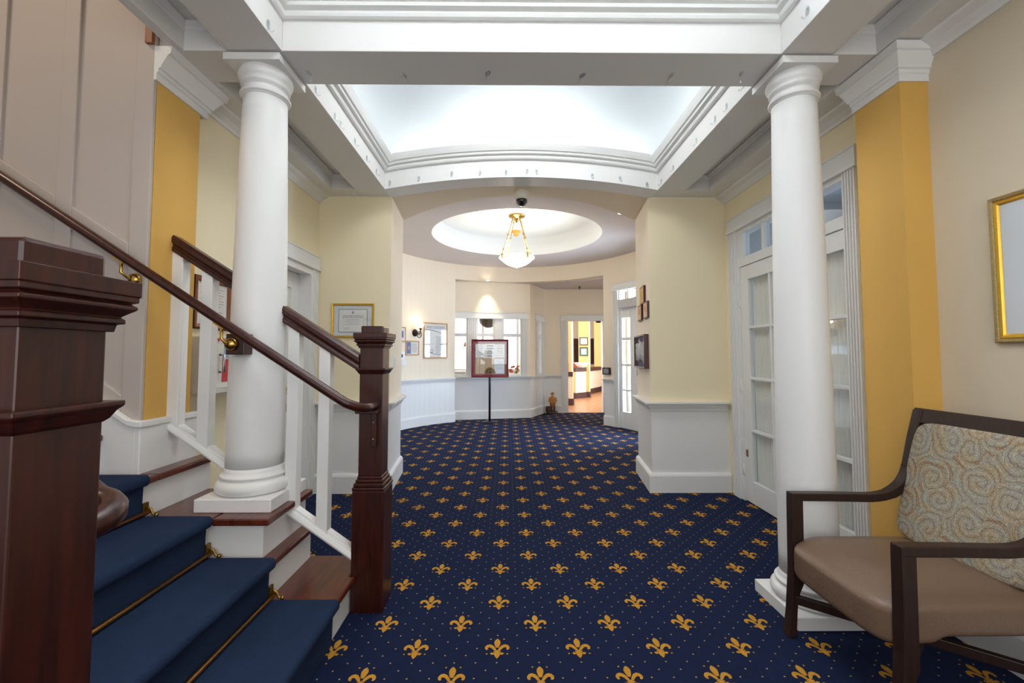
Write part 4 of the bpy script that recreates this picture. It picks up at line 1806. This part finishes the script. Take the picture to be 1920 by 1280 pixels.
def poster(m, w_, h):
    rect(m, TP, -w_ / 2, w_ / 2, -h / 2, h / 2, .004, 0)
    rect(m, TP, -w_ / 2, w_ / 2, h / 2 - .085, h / 2, .0052, 1)
    text_mesh(m, 'KNOW YOUR RIGHTS', .042, TP @ Matrix.Translation((.0, h / 2 - .066, .006)), 2)
    rect(m, TP, -.21, .21, h / 2 - .082, h / 2 - .076, .006, 2)
    # curved blue band
    for k in range(16):
        x0 = -w_ / 2 + w_ * k / 16
        x1 = -w_ / 2 + w_ * (k + 1) / 16
        f0 = h / 2 - .10 - .12 * (k / 16) ** 2
        f1 = h / 2 - .10 - .12 * ((k + 1) / 16) ** 2
        m.mi = 2
        m.prism([(x0, f0), (x1, f1), (x1, f1 - .010), (x0, f0 - .010)], 'z', .004, .0055, TP)
        g0 = -h / 2 + .15 - .10 * math.sin(k / 16 * PI * .8)
        g1 = -h / 2 + .15 - .10 * math.sin((k + 1) / 16 * PI * .8)
        m.prism([(x0, g0), (x1, g1), (x1, g1 - .009), (x0, g0 - .009)], 'z', .004, .0055, TP)
    lines(m, TP, -.02, .20, [h / 2 - .24 - .022 * i for i in range(15)], .0055, 3, .006, .4)
    m.mi = 2
    m.prism(ell(-.085, -.20, .034, .034, 0, 14), 'z', .004, .0058, TP)
    m.mi = 1
    m.prism(ell(-.085, -.20, .026, .026, 0, 14), 'z', .004, .0064, TP)
    m.prism(ell(.17, h / 2 - .13, .010, .018, 0, 10), 'z', .004, .006, TP)
    return [M['paper'], M['paper'], M['navy'], M['inkgrey']]


picture('framed_poster', 'oak framed rights poster on the curved wall beside the sconce', 'framed poster', TP, .53, .675, .026, .022, M['oak'], poster)
TQ = wallT(-57.4, 1.424, .008)


def leaflet(m, w_, h):
    rect(m, TQ, -w_ / 2, w_ / 2, -h / 2, h / 2, .004, 0)
    rect(m, TQ, -w_ / 2 + .01, -w_ / 2 + .11, -h / 2 + .008, h / 2 - .008, .0055, 1)
    m.mi = 2
    m.prism(ell(-w_ / 2 + .06, .0, .03, .035, 0, 12), 'z', .0045, .0065, TQ)
    lines(m, TQ, -.03, w_ / 2 - .02, [.07 - .02 * i for i in range(8)], .0055, 3, .005, .4)
    return [M['paper'], M['blueprint'], M['tan'], M['inkgrey']]


picture('framed_leaflet', 'small oak framed blue and white leaflet below the sconce', 'framed leaflet', TQ, .335, .262, .020, .018, M['oak'], leaflet)
TR_ = wallT(-65.0, 1.66, .008)


def small(m, w_, h):
    rect(m, TR_, -w_ / 2, w_ / 2, -h / 2, h / 2, .004, 0)
    rect(m, TR_, -.05, .06, -.06, .06, .0055, 1)
    return [M['paper'], M['blueprint']]


picture('framed_leaflet', 'oak framed notice left of the sconce, half behind the pier', 'framed leaflet', TR_, .24, .265, .020, .018, M['oak'], small)
TH = wallT(-65.2, 1.235, .008)
he = empty('leaflet_holder', tuple(TH.translation), 'clear wall leaflet holder below the half hidden notice', 'leaflet holder')
m = MB()
m.box(-.12, .12, -.13, .12, .002, .008, TH)
m.box(-.12, .12, -.13, -.03, .03, .034, TH).box(-.12, .12, -.13, -.126, .008, .034, TH)
m.build('body', M['clearhook'], he)
m = MB()
rect(m, TH, -.10, .10, -.04, .115, .012, 0)
rect(m, TH, -.05, .05, .02, .075, .0135, 1)
m.build('leaflet', [M['paper'], M['navy']], he)

# wall sconce
TSc = wallT(-55.6, 1.70)
sc = empty('wall_sconce', tuple(TSc.translation), 'black iron wall sconce with a lit white glass shade', 'wall lamp')
m = MB()
m.lathe([(.001, .026), (.055, .020), (.066, .008), (.066, .0)], (0, 0, 0), 24, TSc)
m.build('backplate', M['iron'], sc)
m = MB()
m.tube([TSc @ Vector(p) for p in ((0, 0, .02), (0, -.02, .07), (0, -.025, .12), (0, .01, .145), (0, .055, .145))], .009, 8)
m.tube([TSc @ Vector((.0, -.035 + .055 * math.cos(a), .115 + .055 * math.sin(a))) for a in [2 * PI * k / 20 for k in range(20)]], .007, 8, True)
m.tube([TSc @ Vector((.0, -.035 + .022 * math.cos(a), .115 + .022 * math.sin(a))) for a in [2 * PI * k / 14 for k in range(14)]], .005, 8, True)
m.lathe([(.001, 0), (.016, .002), (.024, .02), (.028, .03), (.001, .03)], tuple(TSc @ Vector((0, .05, .145))), 16)
m.build('arm', M['iron'], sc)
m = MB()
m.lathe([(.022, .0), (.034, .012), (.050, .035), (.066, .070), (.072, .086), (.069, .086), (.046, .037), (.018, .004)], tuple(TSc @ Vector((0, .075, .145))), 24)
m.build('glass_shade', M['sconceglow'], sc)
pl = bpy.data.lights.new('sconce_bulb', 'POINT')
pl.energy = 0.5
pl.color = (1, .86, .66)
pl.shadow_soft_size = .02
po = bpy.data.objects.new('sconce_bulb', pl)
po.location = TSc @ Vector((0, .20, .12))
COL.objects.link(po)

# light switch on the left pier, thermostat reader on the right wall end
TSw = face_T((-1.153, 4.40, 1.235), (-.0833, .9965, 0))
TSw = face_T((-1.152, 4.40, 1.235), (.0, 1, 0))
sw = empty('light_switch', tuple(TSw.translation), 'white double light switch on the inner face of the left pier', 'light switch')
m = MB()
m.box(-.057, .057, -.058, .058, 0, .010, TSw)
m.build('plate', M['plate'], sw, bevel=.003)
for x in (-.025, .025):
    m = MB()
    m.box(x - .016, x + .016, -.033, .033, .008, .015, TSw)
    m.build('rocker', M['white'], sw, bevel=.002)
TK = wallT(50.4, 1.0, .0)
kp = empty('wall_keypad', tuple(TK.translation), 'small black framed keypad above the rail beside the dining doorway', 'keypad')
m = MB()
m.box(-.085, .085, -.065, .065, 0, .045, TK)
m.build('housing', M['black'], kp, bevel=.006)
m = MB()
m.box(-.055, .062, -.045, .045, .044, .048, TK)
m.build('screen', M['inkgrey'], kp)

# plaques and trophy box on the right pier
nR = Vector((1.37, 4.20, 0))
dR = Vector((1.455, 4.92, 0)) - nR


def pierT(y, z):
    u = (y - 4.2) / .72
    p = nR + dR * u
    return face_T((p.x, y, z), (-dR.x, -dR.y, 0))


for y, z, wd, hh, mt, lb in ((4.49, 1.915, .22, .185, 'goldplaque', 'uppermost wooden plaque with gold plate on the right pier'),
                             (4.308, 1.745, .20, .165, 'plaque', 'wooden plaque with copper plate nearest the corner of the right pier'),
                             (4.63, 1.745, .22, .165, 'plaque', 'wooden plaque with copper plate on the right pier, farther of the lower pair')):
    T = pierT(y, z)
    e = empty('wall_plaque', tuple(T.translation), lb, 'plaque', 'award plaques on the right pier')
    m = MB()
    m.box(-wd / 2, wd / 2, -hh / 2, hh / 2, 0, .022, T)
    m.build('board', M['maroondark'], e, bevel=.004)
    m = MB()
    m.mi = 0
    m.box(-wd / 2 + .014, wd / 2 - .014, -hh / 2 + .014, hh / 2 - .014, .021, .0235, T)
    if mt == 'goldplaque':
        lines(m, T, -.035, .035, (.03, .015, 0, -.015, -.03), .0243, 1, .004, .4)
    else:
        m.mi = 1
        m.tube([T @ Vector((.022 * math.cos(a), .01 + .03 * math.sin(a), .024)) for a in [2 * PI * k / 18 for k in range(18)]], .0015, 6, True)
        lines(m, T, -.03, .03, (.015, .003, -.038), .0243, 1, .003, .4)
    m.build('plate', [M[mt], M['brownframe']], e)
T = pierT(4.555, 1.335)
e = empty('trophy_case', tuple(T.translation), 'dark wood glass fronted display box of silver pieces on the right pier', 'display box')
m = MB()
hw = .29
for x0, x1, y0, y1 in ((-hw, -hw + .016, -.17, .17), (hw - .016, hw, -.17, .17), (-hw + .016, hw - .016, -.17, -.154), (-hw + .016, hw - .016, .154, .17)):
    m.box(x0, x1, y0, y1, 0, .046, T)
m.box(-hw + .016, hw - .016, -.154, .154, 0, .006, T)
cs = m.build('case', M['maroondark'], e, bevel=.002)
m = MB()
m.box(-hw + .016, hw - .016, -.154, .154, .006, .010, T)
m.build('backing', M['navy'], cs)
random.seed(4)
for i in range(9):
    m = MB()
    x = -.24 + .06 * i
    m.lathe([(.001, -.11), (.014, -.10), (.011, -.04), (.016, .02), (.009, .07), (.014, .10), (.001, .12)], (0, 0, 0), 10,
            T @ Matrix.Translation((x, random.uniform(-.02, .02), .026)) @ Matrix.Rotation(-PI / 2, 4, 'X') @ Matrix.Diagonal((1, .8, .8 + .25 * random.random(), 1)))
    m.build('silver_piece', M['silver'], cs)
m = MB()
m.box(-hw + .016, hw - .016, -.154, .154, .041, .043, T)
m.build('glass', M['picglass'], cs)

# ------------------------------------------------------------------ menu stand
ms = empty('menu_stand', (-.36, 8.50, 0), 'maroon framed menu board on a black pole before the reception windows', 'sign stand')
m = MB()
m.lathe([(.001, 0), (.145, 0), (.150, .006), (.146, .014), (.06, .022), (.03, .028), (.001, .028)], (-.36, 8.50, 0), 36)
m.build('base', M['black'], ms)
m = MB()
m.lathe([(.021, .02), (.021, 1.55)], (-.36, 8.50, 0), 20)
m.build('pole', M['black'], ms)
TM = face_T((-.352, 8.475, 1.232), (1, 0, 0))
m = MB()
frame(m, TM, .72, .735, .040, .040)
m.box(-.34, .34, -.35, .35, -.012, .004, TM)
msf = m.build('frame', M['maroon'], ms)
m = MB()
rect(m, TM, -.325, .325, -.332, .332, .0065, 0)
rect(m, TM, -.285, .285, -.300, .285, .008, 1)
rect(m, TM, -.280, -.108, .02, .270, .0095, 2)
rect(m, TM, -.105, .095, .005, .280, .0098, 2)
rect(m, TM, .098, .280, .02, .270, .0095, 2)
rect(m, TM, .085, .270, -.292, -.008, .0095, 3)
lines(m, TM, -.27, -.12, [.25 - .022 * i for i in range(10)], .0105, 5, .006, .4)
lines(m, TM, -.085, .075, [.25, .235, .20, .185, .16, .14, .12, .09, .055, .035], .0107, 4, .008, .5)
lines(m, TM, .11, .27, [.24, .20, .185, .15, .13, .10, .06], .0105, 5, .006, .4)
lines(m, TM, .11, .25, [-.06, -.09, -.11, -.13, -.18, -.2], .0105, 5, .005, .5)
m.mi = 4
hc = [(-.0 + .105 * math.cos(PI * k / 20), -.292 + .118 * math.sin(PI * k / 20)) for k in range(21)]
m.prism(hc, 'z', .0085, .0105, TM)
m.mi = 6
ring_o = [(.098 * math.cos(PI * k / 20), -.288 + .108 * math.sin(PI * k / 20)) for k in range(21)]
ring_i = [(.080 * math.cos(PI * k / 20), -.288 + .090 * math.sin(PI * k / 20)) for k in range(20, -1, -1)]
m.prism(ring_o + ring_i, 'z', .0085, .0115, TM)
for k in range(5):
    a = PI * (k + .5) / 5
    p0_ = (.028 * math.cos(a - .2), -.284 + .03 * math.sin(a - .2))
    m.prism([(.03 * math.cos(a - .24), -.284 + .034 * math.sin(a - .24)), (.066 * math.cos(a - .20), -.284 + .074 * math.sin(a - .20)),
             (.066 * math.cos(a + .20), -.284 + .074 * math.sin(a + .20)), (.03 * math.cos(a + .24), -.284 + .034 * math.sin(a + .24))], 'z', .0085, .0112, TM)
m.build('board', [M['maroonmat'], M['tan'], M['paper'], M['mat'], M['ink'], M['inkgrey'], M['oldbrass']], msf)
m = MB()
m.box(-.325, .325, -.332, .332, .018, .019, TM)
m.build('glass', M['picglass'], msf)

# ------------------------------------------------------------------ carved figurine in the bay corner
FX, FY = .965, 9.66
fg = empty('figurine', (FX, FY, 0), 'carved wooden fisherman figurine standing in the bay corner', 'figurine')
m = MB()
m.lathe([(.001, 0), (.115, 0), (.125, .03), (.11, .06), (.06, .07), (.001, .072)], (FX, FY, 0), 14, Matrix.Translation((FX, FY, 0)) @ Matrix.Diagonal((1.05, .85, 1, 1)) @ Matrix.Translation((-FX, -FY, 0)))
m.lathe([(.001, .05), (.065, .055), (.07, .12), (.062, .17), (.001, .175)], (FX - .075, FY - .01, 0), 14)
m.build('base', M['figdark'], fg, bevel=.004)
bmf = MB()
sk = [(0, 0, .07, .034), (.0, 0, .17, .038), (.0, 0, .25, .060), (0, 0, .32, .066), (0, 0, .375, .046), (0, 0, .40, .022), (0, -.004, .425, .034), (0, 0, .462, .024)]
bmf.lathe([(.030, .07), (.036, .12), (.040, .17), (.062, .175), (.066, .24), (.060, .29), (.064, .335), (.054, .372), (.022, .388)], (FX + .012, FY, 0), 16)
bmf.tube([(FX - .045, FY, .36), (FX - .062, FY - .02, .29), (FX - .03, FY - .065, .25), (FX + .02, FY - .072, .265)], [.026, .024, .020, .016], 10)
bmf.tube([(FX + .070, FY, .36), (FX + .084, FY - .02, .29), (FX + .05, FY - .068, .255), (FX + .01, FY - .074, .27)], [.026, .024, .020, .016], 10)
bmf.build('coat', M['figtan'], fg)
m = MB()
for dx in (-.018, .042):
    m.lathe([(.024, .065), (.024, .13), (.030, .175), (.001, .18)], (FX + dx, FY - .012, 0), 10)
    m.sphere((FX + dx, FY - .035, .078), .022, 8, (1, 1.6, .7))
m.build('boots', M['figdark'], fg)
m = MB()
m.sphere((FX + .012, FY - .006, .415), .034, 12, (.92, 1, 1.12))
m.sphere((FX + .012, FY - .042, .412), .008, 8)
m.sphere((FX + .012, FY - .030, .392), .020, 8, (1, .8, .9))
m.build('head', M['figskin'], fg)
m = MB()
m.lathe([(.056, .434), (.050, .440), (.036, .446), (.033, .462), (.022, .476), (.001, .480)], (FX + .012, FY, 0), 16)
m.build('hat', M['figtan'], fg)

# ------------------------------------------------------------------ pendant lamp, ceiling devices
PX, PY = .128, 6.52
pd = empty('pendant_lamp', (PX, PY, 3.41), 'lit white glass bowl pendant hanging on brass chains in the round hall', 'pendant lamp')
m = MB()
m.lathe([(.125, 3.41), (.128, 3.398), (.120, 3.385), (.060, 3.375), (.040, 3.35), (.028, 3.325), (.014, 3.312), (.012, 3.295), (.001, 3.285)], (PX, PY, 0), 32)
m.build('canopy', M['brass'], pd)
for k in range(4):
    a = math.radians(35 + 90 * k)
    p = Vector((PX + .065 * math.cos(a), PY + .065 * math.sin(a), 3.375))
    q_ = Vector((PX + .262 * math.cos(a), PY + .262 * math.sin(a), 2.80))
    m = MB()
    m.tube([p, p.lerp(q_, .5), q_], .0055, 8)
    for t in (.10, .5, .9):
        m.sphere(tuple(p.lerp(q_, t)), .013, 8, (1, 1, 1.6))
    m.tube([q_ + Vector((.016 * math.cos(b), 0, .016 * math.sin(b) - .02)) for b in [2 * PI * i / 12 for i in range(12)]], .005, 6, True)
    chn = m.build('chain', M['brass'], pd)
    m = MB()
    m.box(-.012, .012, -.012, .012, -.075, -.015, Matrix.Translation(q_) @ Matrix.Rotation(a, 4, 'Z'))
    m.sphere(tuple(q_ + Vector((0, 0, -.03))), .020, 8)
    m.build('clip', M['brass'], chn)
m = MB()
m.lathe([(.001, 2.605), (.012, 2.610), (.018, 2.622), (.075, 2.632), (.150, 2.662), (.215, 2.708), (.240, 2.738), (.262, 2.748), (.270, 2.762), (.262, 2.776), (.246, 2.778), (.236, 2.760), (.14, 2.67), (.001, 2.64)], (PX, PY, 0), 48)
m.build('glass_bowl', M['frost'], pd)
for nm, z, e_ in (('pendant_bulb', 2.90, 12), ('pendant_glow', 2.56, 9)):
    pl = bpy.data.lights.new(nm, 'POINT')
    pl.energy = e_
    pl.color = (1, .90, .76)
    pl.shadow_soft_size = .10 if z > 2.7 else .2
    po = bpy.data.objects.new(nm, pl)
    po.location = (PX, PY, z)
    COL.objects.link(po)

# amber heat detector in the recess
m = MB()
m.lathe([(.075, 3.41), (.078, 3.395), (.066, 3.378), (.045, 3.365), (.045, 3.335), (.032, 3.322), (.001, 3.320)], (.135, 7.35, 0), 24)
hd = m.build('heat_detector', M['amber'])
tag(hd, 'amber round detector on the recess ceiling behind the pendant', 'detector')

# dome camera under the arch
CXm, CYm, CZm = .135, 4.37, ZS + arch(.135)
cm = empty('security_camera', (CXm, CYm, CZm), 'white dome security camera under the middle of the arch', 'security camera')
m = MB()
m.lathe([(.072, CZm + .004), (.076, CZm - .01), (.076, CZm - .055), (.070, CZm - .075), (.060, CZm - .085), (.001, CZm - .085)], (CXm, CYm, 0), 32)
m.build('housing', M['camwhite'], cm)
m = MB()
m.lathe([(.058, CZm - .080), (.056, CZm - .105), (.044, CZm - .130), (.024, CZm - .146), (.001, CZm - .150)], (CXm, CYm, 0), 32)
m.build('dome', M['dome'], cm)
m = MB()
m.tube([(CXm - .055 + .01, CYm + .03, CZm - .08), (CXm - .062, CYm + .02, CZm - .115), (CXm - .03, CYm + .0, CZm - .155), (CXm, CYm - .01, CZm - .163), (CXm + .04, CYm, CZm - .145), (CXm + .06, CYm + .02, CZm - .10)], .006, 8)
m.build('dome_rim', M['camwhite'], cm)

# recessed spots
for x, y, z, lb, on in ((1.44, 5.45, ZR, 'small recessed spot in the round hall ceiling on the right', 10), (-.41, 8.74, ZB, 'recessed spot above the reception windows, washing the wall', 26),
                        (1.20, 8.75, ZB, 'unlit recessed spot over the dining doorway', 0)):
    e = empty('recessed_spot', (x, y, z), lb, 'ceiling spot', 'recessed ceiling spots')
    m = MB()
    m.lathe([(.062, z + .004), (.062, z - .006), (.046, z - .008), (.040, z + .002)], (x, y, 0), 24, cap=False)
    m.build('trim_ring', M['white'], e)
    m = MB()
    m.lathe([(.042, z - .003), (.001, z - .004)], (x, y, 0), 20)
    m.build('lens', M['spotlens'] if on else M['clearhook'], e)
    if on:
        sl = bpy.data.lights.new('spot_beam', 'SPOT')
        sl.energy = on * 1.3
        sl.color = (1, .84, .62)
        sl.spot_size = math.radians(58)
        sl.spot_blend = 1.0
        sl.shadow_soft_size = .03
        so = bpy.data.objects.new('spot_beam', sl)
        so.location = (x, y, z - .02)
        so.rotation_euler = (math.radians(14 if z == ZB else 0), 0, 0)
        COL.objects.link(so)
m = MB()
m.lathe([(.030, ZB), (.030, ZB - .008), (.010, ZB - .012), (.009, ZB - .045), (.022, ZB - .050), (.022, ZB - .054), (.001, ZB - .056)], (1.57, 9.55, 0), 16)
tag(m.build('sprinkler_head', M['iron']), 'small dark sprinkler head on the bay ceiling by the doorway', 'sprinkler')

# ------------------------------------------------------------------ clear plastic hooks stuck on the coffer beams
hook_src = None


def hook(T, label, roll=0.0):
    """T: local x right, y up, z out of the surface"""
    global hook_src
    if hook_src is None:
        e = empty('adhesive_hook', (0, 0, 0), label, 'hook', 'clear hooks on the ceiling beams')
        m = MB()
        m.prism(ell(0, .006, .013, .024, 0, 14), 'z', 0, .003)
        m.build('hook_plate', M['hookclear'], e)
        m = MB()
        m.tube([(0, .018, .003), (0, .0, .006), (0, -.020, .009), (0, -.031, .016), (0, -.030, .026), (0, -.022, .030)], .0036, 8)
        m.build('hook_arm', M['hookclear'], e)
        hook_src = e
        c = e
    else:
        c = copy_tree(hook_src)
        c['label'] = label
    R_ = T @ Matrix.Rotation(roll, 4, 'Z')
    c.location = R_.translation
    c.rotation_euler = R_.to_euler()
    return c


ordn = ['first', 'second', 'third', 'fourth', 'fifth', 'sixth', 'seventh', 'eighth', 'ninth', 'tenth']
hook(face_T((-1.1495, 2.021, 2.872), (0, 1, 0)), 'clear hook on the left beam just before the left column capital')
for i, (y, z) in enumerate(((2.534, 2.872), (2.821, 2.872), (2.922, 2.872), (3.201, 2.892), (3.471, 2.888), (3.728, 2.888))):
    hook(face_T((-1.1495, y, z), (0, 1, 0)), 'clear hook on the inner side of the left beam, %s beyond the left column' % ordn[i], random.uniform(-.25, .25))
hook(face_T((1.3995, 1.951, 2.90), (0, -1, 0)), 'clear hook on the right beam just before the right column capital')
for i, (y, z) in enumerate(((2.506, 2.90), (2.709, 2.885), (2.867, 2.89), (3.16, 2.885), (3.612, 2.88), (3.909, 2.88))):
    hook(face_T((1.3995, y, z), (0, -1, 0)), 'clear hook on the inner side of the right beam, %s beyond the right column' % ordn[i], random.uniform(-.3, .3))
for i, (x, y) in enumerate(((-1.092, 2.329), (-.576, 2.343), (-.115, 2.321), (.406, 2.335), (.896, 2.331), (1.28, 2.314))):
    T = Matrix(((1, 0, 0, x), (0, 1, 0, y), (0, 0, -1, ZS - .0005), (0, 0, 0, 1)))
    T = Matrix.Translation((x, y, ZS - .0005)) @ Matrix.Rotation(PI, 4, 'X')
    hook(T, 'clear hook under the cross beam between the columns, %s from the left' % ordn[i], random.uniform(-.6, .6))
for i, (x, z) in enumerate(((-1.104, 2.888), (-.836, 2.929), (-.529, 2.976), (-.265, 2.987), (-.021, 2.993), (.174, 3.004), (.264, 2.999), (.788, 2.96), (1.048, 2.936), (1.298, 2.881))):
    hook(face_T((x, 3.9995, z + .005), (1, 0, 0)), 'clear hook on the arched fascia, %s from the left' % ordn[i], random.uniform(-.2, .2))

# ------------------------------------------------------------------ dining room beyond
mb = MB()
mb.box(-6, 9, 9.905, 19.0, -.05, .0)
struct('floor_dining', mb, M['dfloor'], 'orange brown wood floor of the dining room', 'floor')
mb = MB()
mb.box(-6, 9, 18.9, 19.1, 0, 3.3)
mb.box(-6.1, -6, 9.9, 19, 0, 3.3)
mb.box(9, 9.1, 9.9, 19, 0, 3.3)
struct('wall_dining', mb, M['dcream'], 'bright cream walls of the dining room', 'wall')
mb = MB()
mb.box(-6, 9, 9.9, 19, 3.3, 3.35)
struct('ceiling_dining', mb, M['vault'], 'white dining room ceiling', 'ceiling')


wn = empty('window_5', (-2.4, 18.85, 1.7), 'added wide glowing panel in a window frame on the far dining wall', 'window', kind='structure')
m = MB()
m.box(-5.6, 1.9, 18.86, 18.88, .7, 3.0)
m.build('pane', M['glowpanel'], wn)  # added glowing sheet, whitens the view through the reception windows
m = MB()
for k in range(6):
    x = -5.65 + 1.5 * k
    m.box(x, x + .10, 18.80, 18.86, .6, 3.05)
m.box(-5.65, 1.95, 18.80, 18.86, .6, .7).box(-5.65, 1.95, 18.80, 18.86, 2.98, 3.08)
m.build('window_frame', M['white'], wn)


def halfwall(name, label, cx, cy, ang, L, th, h, capm=True):
    e = empty(name, (cx, cy, 0), label, 'half wall', 'half walls in the dining room')
    T = Matrix.Translation((cx, cy, 0)) @ Matrix.Rotation(math.radians(ang), 4, 'Z')
    m = MB()
    m.mi = 0
    m.box(0, L, 0, th, 0, h - .11, T)
    m.mi = 1
    m.box(-.004, .0, .0, th, 0, h - .11, T)
    m.build('body', [M['dcream'], M['dyellow']], e)
    m = MB()
    m.box(-.03, L, -.03, th + .03, h - .12, h, T)
    m.build('cap', M['plumtrim'], e, bevel=.004)
    m = MB()
    m.box(-.018, L, -.018, th + .018, 0, .17, T)
    m.build('base', M['plumtrim'], e)
    return e


def pier(label, cx, cy, ang, a, b, T=None):
    e = empty('square_column', (cx, cy, 0), label, 'column', 'yellow columns in the dining room')
    T = Matrix.Translation((cx, cy, 0)) @ Matrix.Rotation(math.radians(ang), 4, 'Z')
    m = MB()
    m.box(0, a, 0, b, 0, 3.3, T)
    m.bm.faces.ensure_lookup_table()
    m.bm.faces[5].material_index = 1
    m.build('shaft', [M['dyellow'], M['dcream']], e)
    m = MB()
    m.box(-.015, a + .015, -.015, b + .015, 0, .17, T)
    m.build('base', M['plumtrim'], e)
    return e, T


pier('slim yellow column just inside the dining doorway at left', 1.572, 11.40, -38, .085, .10)
halfwall('half_wall', 'low wall stub with plum cap just inside the doorway', 1.50, 11.32, 0, .17, .07, .86)
halfwall('half_wall', 'cream half wall with plum cap below the two framed pictures', 2.00, 13.0, 42, .50, .16, .92)
pe, PT = pier('yellow column with two framed pictures in the dining room', 2.175, 13.50, -17, .33, .24)
halfwall('half_wall', 'farther cream half wall beyond the pictured column', 2.74, 14.6, 62, 1.25, .16, .88)
pier('yellow column at the right edge of the dining doorway', 3.14, 15.9, -10, .8, .4)
for k, (dz, hh, mt, lb) in enumerate(((1.72, .24, 'paper', 'upper black framed picture on the dining column'), (1.40, .26, 'tealprint', 'lower black framed picture with teal print on the dining column'))):
    T = PT @ face_T((.165, 0, dz), (1, 0, 0))
    e = empty('framed_picture', tuple(T.translation), lb, 'picture', 'framed pictures on the dining column')
    m = MB()
    frame(m, T, .25, hh, .022, .03)
    m.build('frame', M['black'], e)
    m = MB()
    rect(m, T, -.11, .11, -hh / 2 + .02, hh / 2 - .02, .01, 0)
    rect(m, T, -.07, .07, -hh / 2 + .05, hh / 2 - .05, .0115, 1)
    m.build('sheet', [M[mt], M['mat']], e)
# white serving bowl on the half wall
m = MB()
m.lathe([(.001, .95), (.10, .95), (.11, .96), (.24, 1.10), (.235, 1.10), (.10, .97), (.001, .965)], (2.20, 13.14, -.03), 28)
tag(m.build('serving_bowl', M['linen']), 'wide white bowl on the half wall below the pictures', 'bowl')
# red chairs and dark curtains deeper in
for i, (x, y, r, lb) in enumerate(((2.14, 14.2, 20, 'red dining chair behind the half wall, nearer one'), (2.2, 15.3, 10, 'red dining chair farther back in the dining room'))):
    e = empty('dining_chair', (x, y, 0), lb, 'chair', 'red dining chairs', math.radians(r))
    m = MB()
    m.box(-.24, .24, -.24, .24, .40, .48)
    m.build('seat', M['redchair'], e, bevel=.02, local=True)
    m = MB()
    m.box(-.24, .24, .20, .26, .52, 1.02)
    m.build('backrest', M['redchair'], e, bevel=.02, local=True)
    for sx in (-.21, .21):
        for sy in (-.21, .21):
            m = MB()
            m.box(sx - .02, sx + .02, sy - .02, sy + .02, 0, .40 if sy < 0 else .54)
            m.build('leg', M['espresso'], e, local=True)
for x0, x1, lb in ((2.83, 3.03, 'dark plum curtain on the dining room far wall, left of the pictured column'), (3.56, 3.73, 'dark plum curtain on the dining room far wall, right of the pictured column')):
    m = MB()
    n = 40
    lo, hi = [], []
    for i in range(n + 1):
        x = x0 + (x1 - x0) * i / n
        y = 18.8 + .03 * math.sin(i * 1.1)
        lo.append(m.bm.verts.new((x, y, .9)))
        hi.append(m.bm.verts.new((x, y, 2.0)))
    for i in range(n):
        m.bm.faces.new([lo[i], lo[i + 1], hi[i + 1], hi[i]])
    o = m.build('curtain_panel', M['plumtrim'])
    md = o.modifiers.new('thickness', 'SOLIDIFY')
    md.thickness = .02
    tag(o, lb, 'curtain', 'plum curtains in the dining room')
# behind the reception windows: counter, flowers, hanging lamps
ct = empty('service_counter', (-1.15, 9.9, 0), 'pale counter seen through the left reception window', 'counter')
m = MB()
m.box(-2.2, -.55, 10.0, 10.6, 0, .88)
m.build('body', M['dcream'], ct)
m = MB()
m.box(-2.25, -.5, 9.95, 10.65, .88, .92)
m.build('worktop', M['mat'], ct)
e = empty('dining_table', (.25, 10.3, 0), 'round dining table under white linen behind the right reception window', 'table')
m = MB()
m.lathe([(.50, .30), (.47, .60), (.45, .745), (.001, .75)], (.25, 10.3, 0), 28)
m.build('tablecloth', M['linen'], e)
m = MB()
m.lathe([(.22, 0), (.22, .03), (.05, .06), (.05, .74)], (.25, 10.3, 0), 20)
m.build('pedestal', M['espresso'], e)
e = empty('flower_vase', (.16, 10.2, .75), 'glass vase of red and yellow flowers on the linen covered table', 'vase of flowers')
m = MB()
m.lathe([(.001, .75), (.05, .75), (.06, .80), (.045, .87), (.06, .92), (.055, .92), (.04, .87), (.001, .77)], (.16, 10.2, 0), 18)
m.build('vase', M['clearhook'], e)
random.seed(11)
for nm, mt, cnt in (('red_blooms', 'flower_red', 12), ('yellow_blooms', 'flower_yel', 7), ('leaves', 'leaf', 10)):
    m = MB()
    for i in range(cnt):
        a, r = random.uniform(0, 2 * PI), random.uniform(.02, .20)
        m.sphere((.20 + r * math.cos(a), 10.2 + r * .6 * math.sin(a), 1.02 - r * .5 + random.uniform(-.04, .06)), random.uniform(.022, .038), 6)
    m.build(nm, M[mt], e)
e = empty('hanging_lampshade', (-.42, 9.35, 2.25), 'dark round lampshade hanging behind the middle reception window', 'lampshade')
m = MB()
m.lathe([(.001, 1.875), (.07, 1.885), (.13, 1.925), (.185, 1.98), (.20, 2.06), (.19, 2.12), (.10, 2.18), (.03, 2.21), (.001, 2.21)], (-.43, 9.35, 0), 32)
m.build('shade', M['shadelining'], e)
m = MB()
m.tube([(-.43, 9.35, 2.2), (-.43, 9.35, 3.3)], .008, 8)
m.build('cord', M['black'], e)
for x, y, lb in ((-1.02, 10.6, 'small hanging lamp seen through the left reception window, left one'), (-.86, 10.7, 'small hanging lamp seen through the left reception window, right one')):
    e = empty('hanging_lamp', (x, y, 1.6), lb, 'hanging lamp', 'small hanging lamps in the dining room')
    m = MB()
    m.lathe([(.075, 1.50), (.05, 1.58), (.02, 1.63), (.001, 1.64)], (x, y, 0), 18)
    m.build('shade', M['copper'], e)
    m = MB()
    m.tube([(x, y, 1.63), (x, y, 3.3)], .006, 6)
    m.build('cord', M['black'], e)
